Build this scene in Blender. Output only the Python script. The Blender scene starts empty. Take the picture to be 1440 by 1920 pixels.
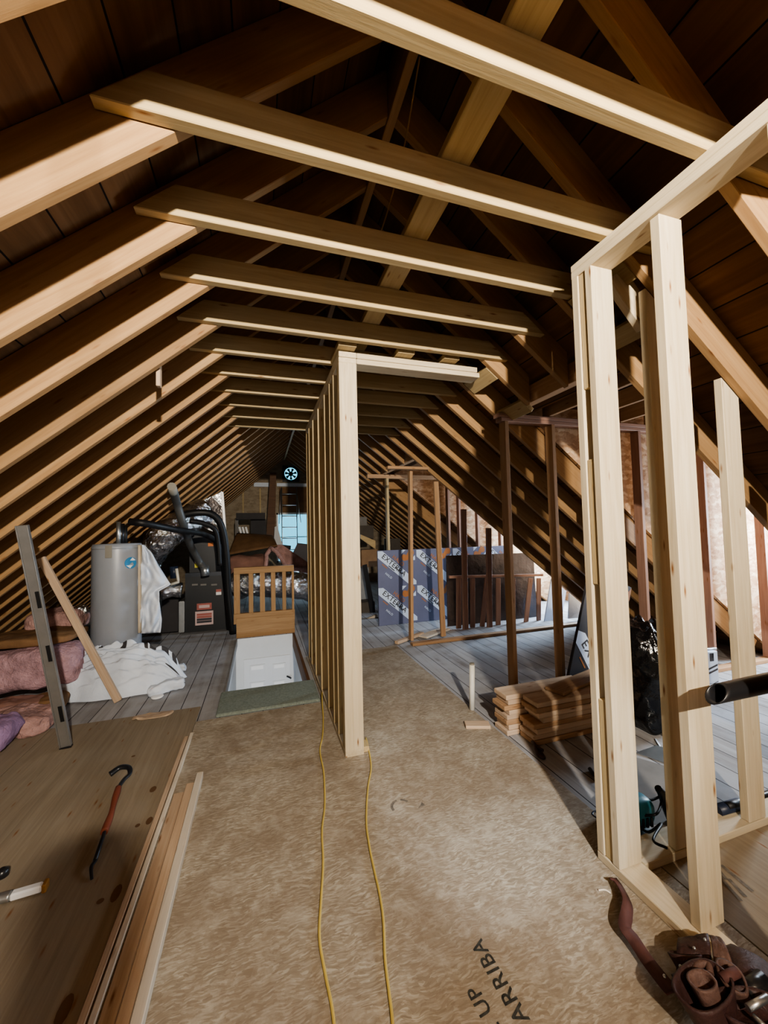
import bpy, bmesh, math, random
from mathutils import Vector, Matrix, noise
random.seed(7)
H = 1.55                                   # eye height of the camera above the attic floor, metres
scn = bpy.context.scene
COL = scn.collection
# ---------------------------------------------------------------- camera (solved from the vanishing points)
F, CX, CY = 721.0, 720.0, 960.0
def _n(v): return Vector(v).normalized()
_d = _n((-230, 38, 721)); _x = Vector((2257, -18, 721)); _x = (_x - _d * _x.dot(_d)).normalized(); _z = _x.cross(_d)
if _z.y > 0: _z = -_z
def ray(px, py):
    c = Vector((px - CX, py - CY, F)); return Vector((_x.dot(c), _d.dot(c), _z.dot(c)))
def V(x, y, z): return Vector((x * H, y * H, (z + 1) * H))          # eye-height units -> metres, floor z=-1
def PF(px, py, z=-1.0):
    r = ray(px, py); s = z / r.z; return V(r.x * s, r.y * s, z)
def PY(px, py, Y):
    r = ray(px, py); s = Y / r.y; return V(r.x * s, Y, r.z * s)
cam = bpy.data.cameras.new('camera'); co = bpy.data.objects.new('camera', cam); COL.objects.link(co)
R = Matrix((( _x.x, -_x.y, -_x.z), (_d.x, -_d.y, -_d.z), (_z.x, -_z.y, -_z.z)))
co.matrix_world = Matrix.Translation((0, 0, H)) @ R.to_4x4()
cam.sensor_fit = 'HORIZONTAL'; cam.sensor_width = 36; cam.lens = 36 * F / 1440; cam.clip_start = 0.02
scn.camera = co

# ---------------------------------------------------------------- materials
def newmat(name):
    m = bpy.data.materials.new(name); m.use_nodes = True; t = m.node_tree
    return m, t, t.nodes['Principled BSDF']
def nd(t, typ, **kw):
    n = t.nodes.new(typ)
    for k, v in kw.items(): setattr(n, k, v)
    return n
def ramp(t, fac, stops):
    r = nd(t, 'ShaderNodeValToRGB'); e = r.color_ramp.elements
    while len(e) < len(stops): e.new(0.5)
    for el, (p, c) in zip(e, stops): el.position = p; el.color = (*c, 1)
    t.links.new(fac, r.inputs[0]); return r.outputs[0]
def mapping(t, scale, coord='Object', randomize=False):
    tc = nd(t, 'ShaderNodeTexCoord'); mp = nd(t, 'ShaderNodeMapping'); mp.inputs['Scale'].default_value = scale
    out = tc.outputs[coord]
    if randomize:
        oi = nd(t, 'ShaderNodeObjectInfo'); ad = nd(t, 'ShaderNodeVectorMath', operation='ADD'); ml = nd(t, 'ShaderNodeMath', operation='MULTIPLY')
        ml.inputs[1].default_value = 57.0; t.links.new(oi.outputs['Random'], ml.inputs[0])
        t.links.new(out, ad.inputs[0]); t.links.new(ml.outputs[0], ad.inputs[1]); out = ad.outputs[0]
    t.links.new(out, mp.inputs['Vector']); return mp.outputs[0]
def noise_tex(t, vec, scale, detail=4, rough=0.55, dist=0.0):
    n = nd(t, 'ShaderNodeTexNoise'); n.inputs['Scale'].default_value = scale; n.inputs['Detail'].default_value = detail
    n.inputs['Roughness'].default_value = rough; n.inputs['Distortion'].default_value = dist
    t.links.new(vec, n.inputs['Vector']); return n.outputs['Fac']
def mix(t, fac, a, b, blend='MIX'):
    m = nd(t, 'ShaderNodeMix', data_type='RGBA', blend_type=blend)
    for sock, v in ((m.inputs[0], fac), (m.inputs[6], a), (m.inputs[7], b)):
        if hasattr(v, 'links'): t.links.new(v, sock)
        elif isinstance(v, (int, float)): sock.default_value = v
        else: sock.default_value = (*v, 1)
    return m.outputs[2]
def math_n(t, op, a, b=None):
    m = nd(t, 'ShaderNodeMath', operation=op)
    for i, v in enumerate((a, b)):
        if v is None: continue
        if hasattr(v, 'links'): t.links.new(v, m.inputs[i])
        else: m.inputs[i].default_value = v
    return m.outputs[0]
def bump(t, b, h, strength=0.3, dist=0.01):
    n = nd(t, 'ShaderNodeBump'); n.inputs['Strength'].default_value = strength; n.inputs['Distance'].default_value = dist
    t.links.new(h, n.inputs['Height']); t.links.new(n.outputs[0], b.inputs['Normal'])

def wood(name, c0, c1, c2, rough=0.6, knot=(0.22, 0.10, 0.04), tone=0.25):
    """sawn softwood, grain along local X, knots, per-piece tone"""
    m, t, b = newmat(name)
    g = noise_tex(t, mapping(t, (2.0, 42, 42), randomize=True), 1.0, 6, 0.65, 0.7)
    g2 = noise_tex(t, mapping(t, (0.7, 5, 5), randomize=True), 1.0, 3, 0.5, 1.2)
    col = ramp(t, g, [(0.30, c0), (0.52, c1), (0.72, c2)])
    col = mix(t, math_n(t, 'MULTIPLY', g2, 0.55), col, c0, 'MIX')
    vo = nd(t, 'ShaderNodeTexVoronoi'); vo.inputs['Scale'].default_value = 1.0
    t.links.new(mapping(t, (4.2, 19, 19), randomize=True), vo.inputs['Vector'])
    kn = ramp(t, vo.outputs['Distance'], [(0.03, (1, 1, 1)), (0.15, (0, 0, 0))])
    col = mix(t, kn, col, knot)
    oi = nd(t, 'ShaderNodeObjectInfo')
    tv = math_n(t, 'ADD', math_n(t, 'MULTIPLY', oi.outputs['Random'], tone), 1.0 - tone * 0.6)
    col = mix(t, 1.0, col, tv, 'MULTIPLY')
    t.links.new(col, b.inputs['Base Color']); b.inputs['Roughness'].default_value = rough
    b.inputs['Specular IOR Level'].default_value = 0.25
    bump(t, b, g, 0.15, 0.003)
    return m
def boards(name, axis, width, c0, c1, c2, gap=0.03, rough=0.75, sc=(0.9, 16, 16), dark=(0.012, 0.008, 0.006), tone=0.5, grey=None):
    """long boards side by side: seams across the given local axis, grain along local X"""
    m, t, b = newmat(name)
    tc = nd(t, 'ShaderNodeTexCoord'); sp = nd(t, 'ShaderNodeSeparateXYZ'); t.links.new(tc.outputs['Object'], sp.inputs[0])
    q = math_n(t, 'DIVIDE', sp.outputs[axis], width); fl = math_n(t, 'FLOOR', q); fr = math_n(t, 'FRACT', q)
    wn = nd(t, 'ShaderNodeTexWhiteNoise', noise_dimensions='1D'); t.links.new(fl, wn.inputs['W'])
    mp = mapping(t, sc); ad = nd(t, 'ShaderNodeVectorMath', operation='ADD'); t.links.new(mp, ad.inputs[0])
    t.links.new(math_n(t, 'MULTIPLY', wn.outputs[0], 40), ad.inputs[1])
    g = noise_tex(t, ad.outputs[0], 1.0, 5, 0.6, 0.5)
    col = ramp(t, g, [(0.3, c0), (0.5, c1), (0.72, c2)])
    col = mix(t, 1.0, col, math_n(t, 'ADD', math_n(t, 'MULTIPLY', wn.outputs[0], tone), 1 - tone * 0.6), 'MULTIPLY')
    if grey:
        wv = noise_tex(t, mapping(t, (1.3, 1.3, 1.3)), 1.0, 6, 0.65, 0.3)
        col = mix(t, ramp(t, wv, [(0.42, (0, 0, 0)), (0.62, (1, 1, 1))]), col, grey)
    seam = math_n(t, 'LESS_THAN', fr, gap)
    col = mix(t, seam, col, dark)
    t.links.new(col, b.inputs['Base Color']); b.inputs['Roughness'].default_value = rough
    b.inputs['Specular IOR Level'].default_value = 0.2
    bump(t, b, math_n(t, 'SUBTRACT', g, math_n(t, 'MULTIPLY', seam, 2.0)), 0.25, 0.004)
    return m
def strand(name, cd, cm, cl, scale=1.0, dirt=(0.2, 0.13, 0.08), dirtamt=0.5):
    """oriented strand board: overlapping chips + worn stains"""
    m, t, b = newmat(name)
    base = mapping(t, (1, 1, 1))
    n0 = nd(t, 'ShaderNodeTexNoise'); n0.inputs['Scale'].default_value = 9; t.links.new(base, n0.inputs['Vector'])
    mxv = nd(t, 'ShaderNodeMix', data_type='VECTOR'); mxv.inputs[0].default_value = 0.06
    t.links.new(base, mxv.inputs[4]); t.links.new(n0.outputs['Color'], mxv.inputs[5])
    cols = []
    for (sx, sy, rot) in ((11, 55, 0.5), (13, 60, -0.9)):
        mp = nd(t, 'ShaderNodeMapping'); mp.inputs['Scale'].default_value = (sx * scale, sy * scale, 30 * scale); mp.inputs['Rotation'].default_value = (0, 0, rot)
        t.links.new(mxv.outputs[1], mp.inputs['Vector'])
        vo = nd(t, 'ShaderNodeTexVoronoi'); vo.inputs['Scale'].default_value = 1.0; t.links.new(mp.outputs[0], vo.inputs['Vector'])
        sp = nd(t, 'ShaderNodeSeparateColor'); t.links.new(vo.outputs['Color'], sp.inputs[0]); cols.append(sp.outputs[0])
    f = math_n(t, 'MULTIPLY', math_n(t, 'ADD', cols[0], cols[1]), 0.5)
    col = ramp(t, f, [(0.15, cd), (0.5, cm), (0.88, cl)])
    st = noise_tex(t, mapping(t, (2.2, 2.2, 2.2)), 1.0, 8, 0.68, 0.4)
    col = mix(t, math_n(t, 'MULTIPLY', ramp(t, st, [(0.42, (0, 0, 0)), (0.66, (1, 1, 1))]), dirtamt), col, dirt)
    st2 = noise_tex(t, mapping(t, (7, 7, 7)), 1.0, 7, 0.7, 0.5)
    col = mix(t, math_n(t, 'MULTIPLY', ramp(t, st2, [(0.5, (0, 0, 0)), (0.68, (1, 1, 1))]), 0.55), col, cl)
    t.links.new(col, b.inputs['Base Color']); b.inputs['Roughness'].default_value = 0.75; b.inputs['Specular IOR Level'].default_value = 0.2
    bump(t, b, f, 0.15, 0.002)
    return m
def plain(name, c, rough=0.5, metal=0.0, spec=0.4, var=0.12, scale=6, bumpy=0.0, bscale=30, **kw):
    m, t, b = newmat(name)
    f = noise_tex(t, mapping(t, (1, 1, 1)), scale, 5, 0.6)
    col = ramp(t, f, [(0.3, tuple(x * (1 - var) for x in c)), (0.7, tuple(min(1, x * (1 + var)) for x in c))])
    t.links.new(col, b.inputs['Base Color'])
    b.inputs['Roughness'].default_value = rough; b.inputs['Metallic'].default_value = metal; b.inputs['Specular IOR Level'].default_value = spec
    if bumpy: bump(t, b, noise_tex(t, mapping(t, (1, 1, 1)), bscale, 4, 0.6, 0.3), bumpy, 0.02)
    return m
def foil(name, c=(0.75, 0.76, 0.78), rough=0.18, bscale=14):
    m, t, b = newmat(name)
    v = nd(t, 'ShaderNodeTexVoronoi'); v.inputs['Scale'].default_value = bscale
    t.links.new(mapping(t, (1, 1, 1)), v.inputs['Vector'])
    b.inputs['Base Color'].default_value = (*c, 1); b.inputs['Metallic'].default_value = 1; b.inputs['Roughness'].default_value = rough
    h = math_n(t, 'ADD', v.outputs['Distance'], noise_tex(t, mapping(t, (1, 1, 1)), bscale * 2.2, 4, 0.6, 1.0))
    bump(t, b, h, 0.9, 0.03)
    return m

MAT = dict(
    stud=wood('new_pine', (0.49, 0.40, 0.27), (0.60, 0.51, 0.37), (0.68, 0.60, 0.46), tone=.12),
    tie=wood('tie_pine', (0.38, 0.28, 0.145), (0.48, 0.37, 0.205), (0.55, 0.44, 0.265)),
    rafter=wood('rafter_pine', (0.29, 0.17, 0.08), (0.38, 0.235, 0.115), (0.45, 0.295, 0.155), 0.55),
    oldstud=wood('aged_pine', (0.33, 0.20, 0.11), (0.43, 0.27, 0.155), (0.51, 0.34, 0.21), 0.6),
    red=wood('reddish_stud', (0.26, 0.15, 0.11), (0.35, 0.21, 0.155), (0.44, 0.28, 0.21), 0.6),
    scrap=wood('scrap_pine', (0.45, 0.32, 0.22), (0.56, 0.42, 0.30), (0.64, 0.51, 0.39)),
    white=wood('whitish_pine', (0.60, 0.52, 0.42), (0.70, 0.63, 0.53), (0.78, 0.72, 0.62)),
    deck=boards('roof_boards', 2, 0.21, (0.115, 0.058, 0.024), (0.16, 0.083, 0.036), (0.21, 0.115, 0.055), 0.035),
    plank=boards('floor_planks', 0, 0.175, (0.25, 0.235, 0.225), (0.34, 0.33, 0.33), (0.45, 0.45, 0.47), 0.035, 0.8, (16, 0.9, 16), tone=0.35, grey=(0.41, 0.42, 0.45)),
    osb=strand('floor_strandboard', (0.265, 0.22, 0.165), (0.335, 0.285, 0.22), (0.47, 0.425, 0.355), 3.2, dirt=(0.225, 0.17, 0.12), dirtamt=0.75),
    osbwall=strand('wall_strandboard', (0.36, 0.20, 0.11), (0.50, 0.31, 0.18), (0.68, 0.50, 0.34), dirtamt=0.15),
    ply=wood('floor_plywood', (0.235, 0.19, 0.135), (0.30, 0.245, 0.18), (0.355, 0.30, 0.225), 0.75, tone=0.05),
    gable=strand('gable_plywood', (0.24, 0.19, 0.13), (0.30, 0.24, 0.17), (0.36, 0.30, 0.22), 0.7, dirtamt=0.2),
    grey=plain('grey_enamel', (0.30, 0.325, 0.37), 0.35, 0.0, 0.5, 0.04),
    furnace=plain('dark_enamel', (0.016, 0.018, 0.022), 0.45, 0.0, 0.5, 0.1),
    black=plain('black_rubber', (0.010, 0.010, 0.011), 0.5),
    blackpl=plain('black_plastic', (0.015, 0.015, 0.017), 0.32, 0, 0.5),
    bag=plain('black_polythene', (0.006, 0.006, 0.007), 0.16, 0, 0.6, 0.1, 6, 0.7, 9),
    foil=foil('crinkled_foil', (0.85, 0.87, 0.9), 0.12, 9), foil2=foil('flat_foil', (0.8, 0.82, 0.85), 0.22, 5),
    darkfoil=plain('dark_foil_film', (0.07, 0.055, 0.05), 0.22, 0.35, 0.6, 0.35, 4, 0.5, 7),
    alu=plain('aluminium', (0.42, 0.42, 0.42), 0.42, 0.85), steel=plain('blued_steel', (0.05, 0.055, 0.065), 0.4, 0.7),
    galv=plain('galvanised', (0.55, 0.57, 0.58), 0.35, 0.9),
    whitefab=plain('white_sheet_plastic', (0.64, 0.70, 0.80), 0.55, 0, 0.3, 0.06, 5, 0.5, 8),
    beige=plain('beige_edge', (0.55, 0.46, 0.34), 0.8),
    pink=plain('pink_fibreglass', (0.42, 0.27, 0.30), 0.95, 0, 0.05, 0.3, 9, 1.0, 35),
    pink2=plain('faded_pink_fibreglass', (0.40, 0.25, 0.23), 0.95, 0, 0.05, 0.3, 9, 1.0, 35),
    purple=plain('purple_foam', (0.33, 0.22, 0.36), 0.9, 0, 0.1, 0.2, 9, 0.6, 30),
    kraft=plain('kraft_paper', (0.20, 0.115, 0.06), 0.8, 0, 0.2, 0.2, 5, 0.5, 9),
    kraftp=plain('kraft_pink_paper', (0.27, 0.15, 0.12), 0.85, 0, 0.2, 0.2, 5, 0.5, 9),
    drywall=plain('white_drywall', (0.62, 0.64, 0.66), 0.8, 0, 0.2, 0.03),
    door=plain('white_panel_door', (0.66, 0.68, 0.71), 0.5, 0, 0.3, 0.02),
    bright=plain('bright_white', (0.85, 0.86, 0.88), 0.5, 0, 0.3, 0.02),
    carpet=plain('grey_green_carpet', (0.25, 0.285, 0.25), 0.95, 0, 0.05, 0.2, 60, 0.6, 180),
    yellow=plain('yellow_cord', (0.56, 0.42, 0.12), 0.5), ltyellow=plain('yellow_label', (0.70, 0.62, 0.10), 0.6),
    pvc=plain('white_pvc', (0.72, 0.70, 0.63), 0.4), cap=plain('grey_cap', (0.25, 0.24, 0.21), 0.6),
    redgrip=plain('red_brown_grip', (0.20, 0.055, 0.03), 0.6), redlab=plain('red_label', (0.42, 0.14, 0.12), 0.6),
    pinklab=plain('pink_white_label', (0.62, 0.47, 0.47), 0.6), orangelab=plain('orange_label', (0.65, 0.20, 0.06), 0.6),
    blue=plain('blue_badge', (0.05, 0.25, 0.5), 0.4), navy=plain('navy_plastic', (0.02, 0.03, 0.06), 0.4),
    teal=plain('teal_plastic', (0.03, 0.19, 0.25), 0.4), amber=plain('amber_tip', (0.28, 0.13, 0.03), 0.5),
    leather=plain('brown_leather', (0.055, 0.026, 0.024), 0.5, 0, 0.35, 0.3, 14, 0.25, 60),  # leather darkened to carry the shadow the tool belt lies in
    leather2=plain('worn_leather', (0.12, 0.068, 0.055), 0.6, 0, 0.35, 0.3, 14, 0.3, 60),
    strap=plain('leather_strap', (0.10, 0.042, 0.036), 0.75, 0, 0.35, 0.25, 14),
    expand=plain('print_slate', (0.15, 0.17, 0.28), 0.5, 0, 0.4, 0.1, 3),
    exdark=plain('print_dark', (0.05, 0.05, 0.06), 0.5), exwhite=plain('print_white', (0.62, 0.74, 0.95), 0.5, 0, 0.3, 0.03),
    exorange=plain('print_orange', (0.45, 0.19, 0.07), 0.5), exbrown=plain('print_rust', (0.22, 0.09, 0.06), 0.5),
    ink=plain('ink_stamp', (0.055, 0.055, 0.05), 0.8, 0, 0.1, 0.6, 40), inkfaint=plain('faint_ink_stamp', (0.17, 0.15, 0.13), 0.8, 0, 0.1, 0.4, 40),
    flue=plain('dull_flue', (0.10, 0.10, 0.098), 0.5, 0.3), junk=plain('dim_clutter', (0.10, 0.085, 0.07), 0.85), junk2=plain('grey_clutter', (0.22, 0.21, 0.20), 0.8), card=plain('cardboard', (0.24, 0.15, 0.085), 0.85),
    darkgrey=plain('charcoal_board', (0.045, 0.042, 0.045), 0.7), wire=plain('tan_wire', (0.28, 0.19, 0.08), 0.6),
    knot=plain('knot', (0.13, 0.07, 0.035), 0.8), sidewood=wood('siding', (0.1, 0.05, 0.03), (0.14, 0.075, 0.04), (0.2, 0.1, 0.06)),
)
def glass():
    m, t, b = newmat('window_glass'); tr = nd(t, 'ShaderNodeBsdfTransparent'); gl = nd(t, 'ShaderNodeBsdfGlossy'); mx = nd(t, 'ShaderNodeMixShader')
    gl.inputs['Roughness'].default_value = 0.02; tr.inputs[0].default_value = (0.92, 0.97, 0.98, 1); mx.inputs[0].default_value = 0.06
    t.links.new(tr.outputs[0], mx.inputs[1]); t.links.new(gl.outputs[0], mx.inputs[2])
    t.links.new(mx.outputs[0], t.nodes['Material Output'].inputs[0]); return m
MAT['glass'] = glass()

# ---------------------------------------------------------------- object helpers
def props(o, label=None, cat=None, group=None, kind=None):
    for k, v in (('label', label), ('category', cat), ('group', group), ('kind', kind)):
        if v: o[k] = v
    return o
def thing(name, loc, label, cat, group=None, kind=None):
    o = bpy.data.objects.new(name, None); COL.objects.link(o); o.location = loc; o.empty_display_size = 0.1
    return props(o, label, cat, group, kind)
def root_of(o):
    t = Vector((0, 0, 0))
    while o: t = t + o.location; o = o.parent
    return t
def link(name, me, mats, parent=None, mw=None, **kw):
    o = bpy.data.objects.new(name, me); COL.objects.link(o)
    for m in (mats if isinstance(mats, (list, tuple)) else [mats]):
        me.materials.append(MAT[m] if isinstance(m, str) else m)
    if mw is not None: o.matrix_world = mw
    if parent is not None:
        pw = parent['_mw'] if False else PW.get(parent.name, Matrix.Translation(parent.location))
        o.parent = parent; o.matrix_parent_inverse = pw.inverted()
    PW[o.name] = (mw.copy() if mw is not None else Matrix.Identity(4))
    return props(o, **kw)
PW = {}
def fin(name, bm, mats, parent=None, smooth=False, **kw):
    """bm in world metres -> object whose origin sits at the base centre"""
    bmesh.ops.recalc_face_normals(bm, faces=bm.faces)
    vs = [v.co for v in bm.verts]
    lo = Vector([min(v[i] for v in vs) for i in range(3)]); hi = Vector([max(v[i] for v in vs) for i in range(3)])
    c = Vector(((lo.x + hi.x) / 2, (lo.y + hi.y) / 2, lo.z))
    bmesh.ops.translate(bm, verts=bm.verts, vec=-c)
    me = bpy.data.meshes.new(name); bm.to_mesh(me); bm.free()
    if smooth:
        for p in me.polygons: p.use_smooth = True
    return link(name, me, mats, parent, Matrix.Translation(c), **kw)
def box_bm(bm, lo, hi, mw=None, mi=0):
    v = [bm.verts.new((x, y, z)) for z in (lo[2], hi[2]) for y in (lo[1], hi[1]) for x in (lo[0], hi[0])]
    if mw: 
        for q in v: q.co = mw @ q.co
    fs = [bm.faces.new([v[i] for i in f]) for f in ((0, 2, 3, 1), (4, 5, 7, 6), (0, 1, 5, 4), (2, 6, 7, 3), (0, 4, 6, 2), (1, 3, 7, 5))]
    for f in fs: f.material_index = mi
    return v
def bevel(bm, w=0.003, seg=1):
    bmesh.ops.bevel(bm, geom=bm.edges[:], offset=w, segments=seg, affect='EDGES', clamp_overlap=True)
def frame(p0, p1, wide):
    x = (p1 - p0).normalized(); z = (wide - x * wide.dot(x)).normalized(); y = z.cross(x)
    return Matrix(((x.x, y.x, z.x, p0.x), (x.y, y.y, z.y, p0.y), (x.z, y.z, z.z, p0.z), (0, 0, 0, 1)))
def lumber(name, p0, p1, wide, w, t, mat, parent=None, bev=0.003, cut0=0.0, cut1=0.0, **kw):
    """sawn board from p0 to p1 (centres of the ends); w along `wide`, t across. cut0/cut1 skew the ends along the wide side."""
    L = (p1 - p0).length; bm = bmesh.new()
    vs = box_bm(bm, (0, -t / 2, -w / 2), (L, t / 2, w / 2))
    for v in vs:
        v.co.x += (cut0 if v.co.x < L / 2 else cut1) * (v.co.z / w)
    if bev: bevel(bm, bev)
    bmesh.ops.recalc_face_normals(bm, faces=bm.faces)
    me = bpy.data.meshes.new(name); bm.to_mesh(me); bm.free()
    return link(name, me, mat, parent, frame(p0, p1, wide), **kw)
def lbox(name, a, b, mat, parent=None, axis=None, **kw):
    """axis-aligned timber between two corners (eye units); grain along the longest axis"""
    lo = V(*[min(a[i], b[i]) for i in range(3)]); hi = V(*[max(a[i], b[i]) for i in range(3)])
    d = hi - lo; ax = axis if axis is not None else max(range(3), key=lambda i: d[i])
    oth = [i for i in range(3) if i != ax]; wi = max(oth, key=lambda i: d[i]); ti = [i for i in oth if i != wi][0]
    c = (lo + hi) / 2; p0 = c.copy(); p1 = c.copy(); p0[ax] = lo[ax]; p1[ax] = hi[ax]
    wv = Vector((0, 0, 0)); wv[wi] = 1
    return lumber(name, p0, p1, wv, d[wi], d[ti], mat, parent, **kw)
def bbox(name, lo, hi, mat, parent=None, bev=0.004, rot=0, seg=2, **kw):
    """bevelled box in metres"""
    bm = bmesh.new(); lo = Vector(lo); hi = Vector(hi); c = (lo + hi) / 2
    M = Matrix.Translation((c.x, c.y, 0)) @ Matrix.Rotation(rot, 4, 'Z') @ Matrix.Translation((-c.x, -c.y, 0))
    box_bm(bm, lo, hi, M)
    if bev: bevel(bm, bev, seg)
    return fin(name, bm, mat, parent, **kw)
def smoothpath(pts, n=8):
    pts = [Vector(p) for p in pts]
    if len(pts) < 3: return pts
    P = [pts[0] * 2 - pts[1]] + pts + [pts[-1] * 2 - pts[-2]]; out = []
    for i in range(1, len(P) - 2):
        for k in range(n):
            s = k / n; a, b, c, d = P[i - 1:i + 3]
            out.append(0.5 * ((2 * b) + (c - a) * s + (2 * a - 5 * b + 4 * c - d) * s * s + (3 * b - a - 3 * c + d) * s ** 3))
    out.append(pts[-1]); return out
def tube_bm(bm, path, rad, seg=10, cap=True, mi=0, wob=0.0, wscale=8.0, flat=None):
    rings = []; n = len(path); up = Vector((0, 0, 1)); prev = None
    for i, p in enumerate(path):
        tan = (path[min(i + 1, n - 1)] - path[max(i - 1, 0)]).normalized()
        if prev is None:
            a = tan.cross(up) if abs(tan.z) < 0.95 else tan.cross(Vector((1, 0, 0)))
        else: a = prev - tan * prev.dot(tan)
        a.normalize(); prev = a; b = tan.cross(a)
        r = rad(i / max(1, n - 1)) if callable(rad) else rad
        ring = []
        for k in range(seg):
            th = 2 * math.pi * k / seg; q = a * math.cos(th) * r + b * math.sin(th) * r * (flat or 1)
            if wob: q *= 1 + wob * noise.noise((p + q) * wscale)
            ring.append(bm.verts.new(p + q))
        rings.append(ring)
    for i in range(n - 1):
        for k in range(seg):
            f = bm.faces.new((rings[i][k], rings[i][(k + 1) % seg], rings[i + 1][(k + 1) % seg], rings[i + 1][k])); f.material_index = mi; f.smooth = True
    if cap:
        bm.faces.new(rings[0][::-1]).material_index = mi; bm.faces.new(rings[-1]).material_index = mi
def tube(name, pts, rad, mat, parent=None, seg=10, n=8, smooth=True, **k2):
    bmkw = {k: k2.pop(k) for k in ('cap', 'wob', 'wscale', 'flat') if k in k2}
    bm = bmesh.new(); tube_bm(bm, smoothpath(pts, n) if smooth else [Vector(p) for p in pts], rad, seg, **bmkw)
    return fin(name, bm, mat, parent, **k2)
def lathe_bm(bm, prof, c, seg=32, mi=0):
    rings = []
    for r, z in prof:
        rings.append([bm.verts.new((c[0] + r * math.cos(2 * math.pi * k / seg), c[1] + r * math.sin(2 * math.pi * k / seg), c[2] + z)) for k in range(seg)])
    for a, b in zip(rings, rings[1:]):
        for k in range(seg):
            f = bm.faces.new((a[k], a[(k + 1) % seg], b[(k + 1) % seg], b[k])); f.material_index = mi; f.smooth = True
    bm.faces.new(rings[0][::-1]); bm.faces.new(rings[-1])
def soft(name, c, size, mat, parent=None, amp=0.03, sc=4.0, seed=0, cuts=12, p=4.0, rot=(0, 0, 0), fn=None, **kw):
    """lumpy padded block: a rounded box pushed about by noise"""
    bm = bmesh.new(); bmesh.ops.create_cube(bm, size=2.0)
    bmesh.ops.subdivide_edges(bm, edges=bm.edges[:], cuts=cuts, use_grid_fill=True)
    from mathutils import Euler
    E3 = Euler(rot).to_matrix()
    for v in bm.verts:
        q = v.co; l = (abs(q.x) ** p + abs(q.y) ** p + abs(q.z) ** p) ** (1 / p); q = q / l
        w = Vector((q.x * size[0] / 2, q.y * size[1] / 2, q.z * size[2] / 2))
        k = w + Vector((seed * 3.1, seed * 1.7, 0))
        w += noise.noise_vector(k * sc) * amp + noise.noise_vector(k * sc * 3.3) * amp * 0.35
        if fn: w = fn(w)
        v.co = E3 @ w + Vector(c)
    floorz = kw.pop('floorz', 0.0)
    for v in bm.verts: v.co.z = max(v.co.z, floorz + 0.002)
    return fin(name, bm, mat, parent, smooth=True, **kw)
def sheet(name, f, nu, nv, mat, parent=None, thick=0.0, smooth=True, mi=None, **kw):
    bm = bmesh.new(); g = [[bm.verts.new(f(i / nu, j / nv)) for j in range(nv + 1)] for i in range(nu + 1)]
    for i in range(nu):
        for j in range(nv):
            fa = bm.faces.new((g[i][j], g[i + 1][j], g[i + 1][j + 1], g[i][j + 1])); fa.smooth = smooth
            if mi: fa.material_index = mi(i / nu, j / nv)
    o = fin(name, bm, mat, parent, smooth=smooth, **kw)
    if thick:
        md = o.modifiers.new('thickness', 'SOLIDIFY'); md.thickness = thick; md.offset = 0
    return o
def text_bm(bm, s, size, M, mi=0, thick=0.0):
    cu = bpy.data.curves.new('lettering', 'FONT'); cu.body = s; cu.size = size; cu.align_x = 'LEFT'; cu.space_character = 1.1; cu.offset = size * 0.012; cu.resolution_u = 3
    ob = bpy.data.objects.new('lettering_tmp', cu); me = bpy.data.meshes.new_from_object(ob)
    n0 = len(bm.verts); nf = len(bm.faces); bm.from_mesh(me); bm.verts.ensure_lookup_table(); bm.faces.ensure_lookup_table()
    for v in bm.verts[n0:]: v.co = M @ v.co
    for f in bm.faces[nf:]: f.material_index = mi
    bpy.data.objects.remove(ob); bpy.data.curves.remove(cu); bpy.data.meshes.remove(me)
def plate_bm(bm, pts, mi=0):
    f = bm.faces.new([bm.verts.new(p) for p in pts]); f.material_index = mi; return f
ORD = 'first second third fourth fifth sixth seventh eighth ninth tenth eleventh twelfth thirteenth fourteenth fifteenth sixteenth seventeenth eighteenth nineteenth twentieth twenty-first twenty-second twenty-third twenty-fourth twenty-fifth twenty-sixth'.split()

# ---------------------------------------------------------------- roof geometry (eye units)
ML, XL = 0.88, -0.15          # left slope and where rafter bottoms cross z=.845
MR, XR = 0.78, 1.05
ZT = 0.832                    # underside of the collar ties
RX = (MR * XR + ML * XL) / (ML + MR); RZ = 0.845 + ML * (RX - XL)
def zl(x): return 0.845 + ML * (x - XL)
def zr(x): return 0.845 - MR * (x - XR)
XLE = XL - 1.845 / ML; XRE = XR + 1.845 / MR       # eaves at the floor
aL = math.atan(ML); aR = math.atan(MR)
RD = 0.125                    # rafter depth
TK = 0.028                    # thickness of framing timber
YN, YF = -2.2, 7.3            # near and far gable
TY = [0.557 + 0.262 * k for k in range(26)]
D1, D2 = (1.15, 1.89), (3.24, 4.30)                # the two dormer openings in the right slope (Y ranges)

UZ_ = Vector((0, 0, 1))
def st(o): o['kind'] = 'structure'; return o
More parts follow.
